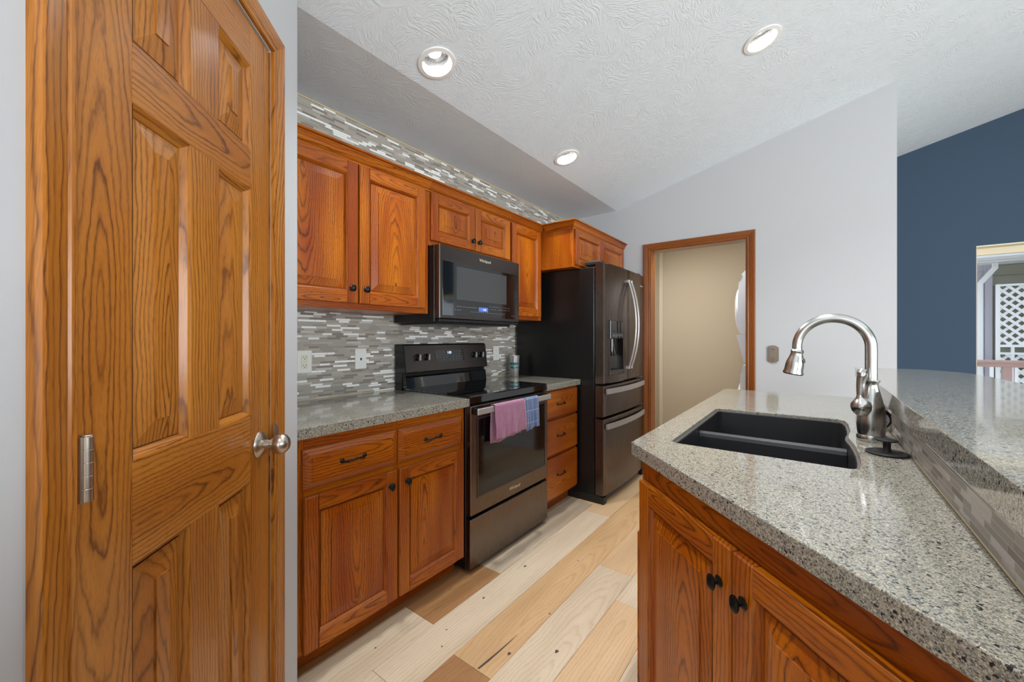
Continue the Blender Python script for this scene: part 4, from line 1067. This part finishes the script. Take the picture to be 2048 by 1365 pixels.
# ------------------------------------------------------------------ window in the blue wall and what stands outside
w1 = thing('window_1', 'bright window in the dark blue wall', None, (0, YBL, 0), 0, kind='structure')
m = MB(); m.box((WX0, 0, WZ1 - .012), (WX1, .14, WZ1)); m.box((WX0, 0, WZ0), (WX0 + .003, .14, WZ1 - .012)); m.box((WX1 - .012, 0, WZ0), (WX1, .14, WZ1 - .012)); m.build('reveal', M['cream'], w1)
m = MB(); m.box((WX0 + .008, .10, WZ1 - .075), (WX1 - .012, .135, WZ1 - .012), c=.004); m.box((WX0 + .008, .10, WZ0), (WX0 + .022, .135, WZ1 - .075)); m.box((WX1 - .05, .10, WZ0), (WX1 - .012, .135, WZ1 - .075)); m.box((WX0, .0, WZ0), (WX1, .14, WZ0 + .04)); m.build('frame', M['cream'], w1)
m = MB(); m.box((WX0 + .022, .115, WZ0 + .04), (WX1 - .05, .121, WZ1 - .075)); m.build('pane', M['glass'], w1)
m = MB(); m.box((-5, YBL + .2, -.8), (14, 30, -.7)); o = m.build('ground', M['grass']); tag(o, 'pale lawn outside beyond the deck, seen past the railing', 'ground', kind='structure')
hs = thing('house', 'lavender grey clapboard house wall outside the window', 'building', (0, 7.75, 0))
m = MB(); m.box((1.2, 0, -.7), (1.74, .1, 2.30))
for k in range(19): m.box((1.2, -.012, -.7 + k * .155), (1.74, 0, -.7 + k * .155 + .150))
m.build('siding', M['siding'], hs)
m = MB(); m.box((1.735, -.03, -.7), (1.80, .1, 2.18)); m.build('corner_board', M['siding'], hs)
m = MB(); m.box((1.80, .02, -.7), (4.5, .1, 2.2))
for k in range(22): m.box((1.80, .004, -.7 + k * .13), (4.5, .02, -.7 + k * .13 + .125))
m.build('porch_siding', M['olive'], hs)
m = MB(); m.box((1.2, -.40, 2.215), (4.5, .1, 2.30)); m.box((1.2, -.36, 2.185), (4.5, .1, 2.215)); m.box((1.2, -.33, 2.165), (4.5, .1, 2.183)); m.box((1.0, -.42, 2.30), (4.6, .2, 2.9)); m.build('gutter', M['ext_white'], hs)
dn = MB(); dn.box((1.672, -.06, -.7), (1.718, -.015, 1.95), c=.006)
dn.add([(1.672, -.06, 1.95), (1.718, -.06, 1.93), (1.808, -.20, 2.10), (1.765, -.20, 2.12), (1.672, -.015, 1.95), (1.718, -.015, 1.93), (1.808, -.15, 2.10), (1.765, -.15, 2.12), (1.765, -.20, 2.19), (1.808, -.20, 2.19), (1.808, -.15, 2.19), (1.765, -.15, 2.19)],
       [(0, 1, 2, 3), (4, 5, 6, 7), (0, 4, 7, 3), (1, 5, 6, 2), (3, 2, 9, 8), (7, 6, 10, 11), (3, 7, 11, 8), (2, 6, 10, 9)])
o = dn.build('downspout', M['ext_white'], hs)
lt = thing('lattice_screen', 'white diagonal lattice screen on the porch outside the window', 'lattice', (1.80, 7.60, 0))
def lattice(x0, x1, z0, z1, sp_, wd):
    m = MB(); n = int((x1 - x0 + z1 - z0) / sp_) + 2
    for sgn, y in ((1, -.004), (-1, .004)):
        for k in range(n):
            c = k * sp_                       # line: (x-x0) + sgn*(z-z0') = c
            pts = []
            # clip to the rectangle
            def zz(x): return z0 + (c - (x - x0)) if sgn == 1 else z1 - (c - (x - x0))
            xa, xb_ = x0, x1
            lo, hi = z0, z1
            cand = []
            for x in (x0, x1):
                z = zz(x)
                if lo - 1e-6 <= z <= hi + 1e-6: cand.append((x, z))
            for z in (z0, z1):
                x = x0 + c - (z - z0) if sgn == 1 else x0 + c - (z1 - z)
                if x0 - 1e-6 <= x <= x1 + 1e-6: cand.append((x, z))
            cand = sorted(set((round(a, 5), round(b, 5)) for a, b in cand))
            if len(cand) < 2: continue
            a, b = Vector(cand[0]), Vector(cand[-1]); dr_ = (b - a)
            if dr_.length < .03: continue
            dr_.normalize(); nn = Vector((-dr_.y, dr_.x)) * wd / 2
            m.prism([tuple(a - nn), tuple(b - nn), tuple(b + nn), tuple(a + nn)], y - .003, y + .003, 'xz')
    return m
lattice(.02, 1.6, 1.15, 1.88, .100, .028).build('lattice_panel', M['ext_white'], lt)
lattice(.02, 1.6, .30, 1.04, .100, .028).build('lattice_panel', M['ext_white'], lt)
m = MB(); m.box((0, -.022, -.7), (.03, .022, 1.902)); m.box((.03, -.02, 1.876), (1.6, .02, 1.90)); m.box((.03, -.02, 1.125), (1.6, .02, 1.155)); m.box((.03, -.02, 1.035), (1.6, .02, 1.06))
for k in range(8): m.box((.12 + k * .115, -.016, .3), (.145 + k * .115, .016, 1.125))
m.build('frame', M['ext_white'], lt)
rl = thing('deck_railing', 'faded reddish wooden deck railing outside the window', 'railing', (1.25, 6.60, 0))
m = MB(); m.box((0, -.05, .968), (2.6, .05, .998), c=.004); m.box((0, -.02, .925), (2.6, .02, .968)); m.build('rail', M['redwood'], rl)
for k in range(4): m = MB(); m.box((.355 + k * .9, -.03, -.7), (.42 + k * .9, .03, .925)); m.build('post', M['redwood'], rl)
for k in range(14): m = MB(); m.box((.10 + k * .17, -.012, .1), (.125 + k * .17, .012, .925)); m.build('baluster', M['ext_white'], rl)
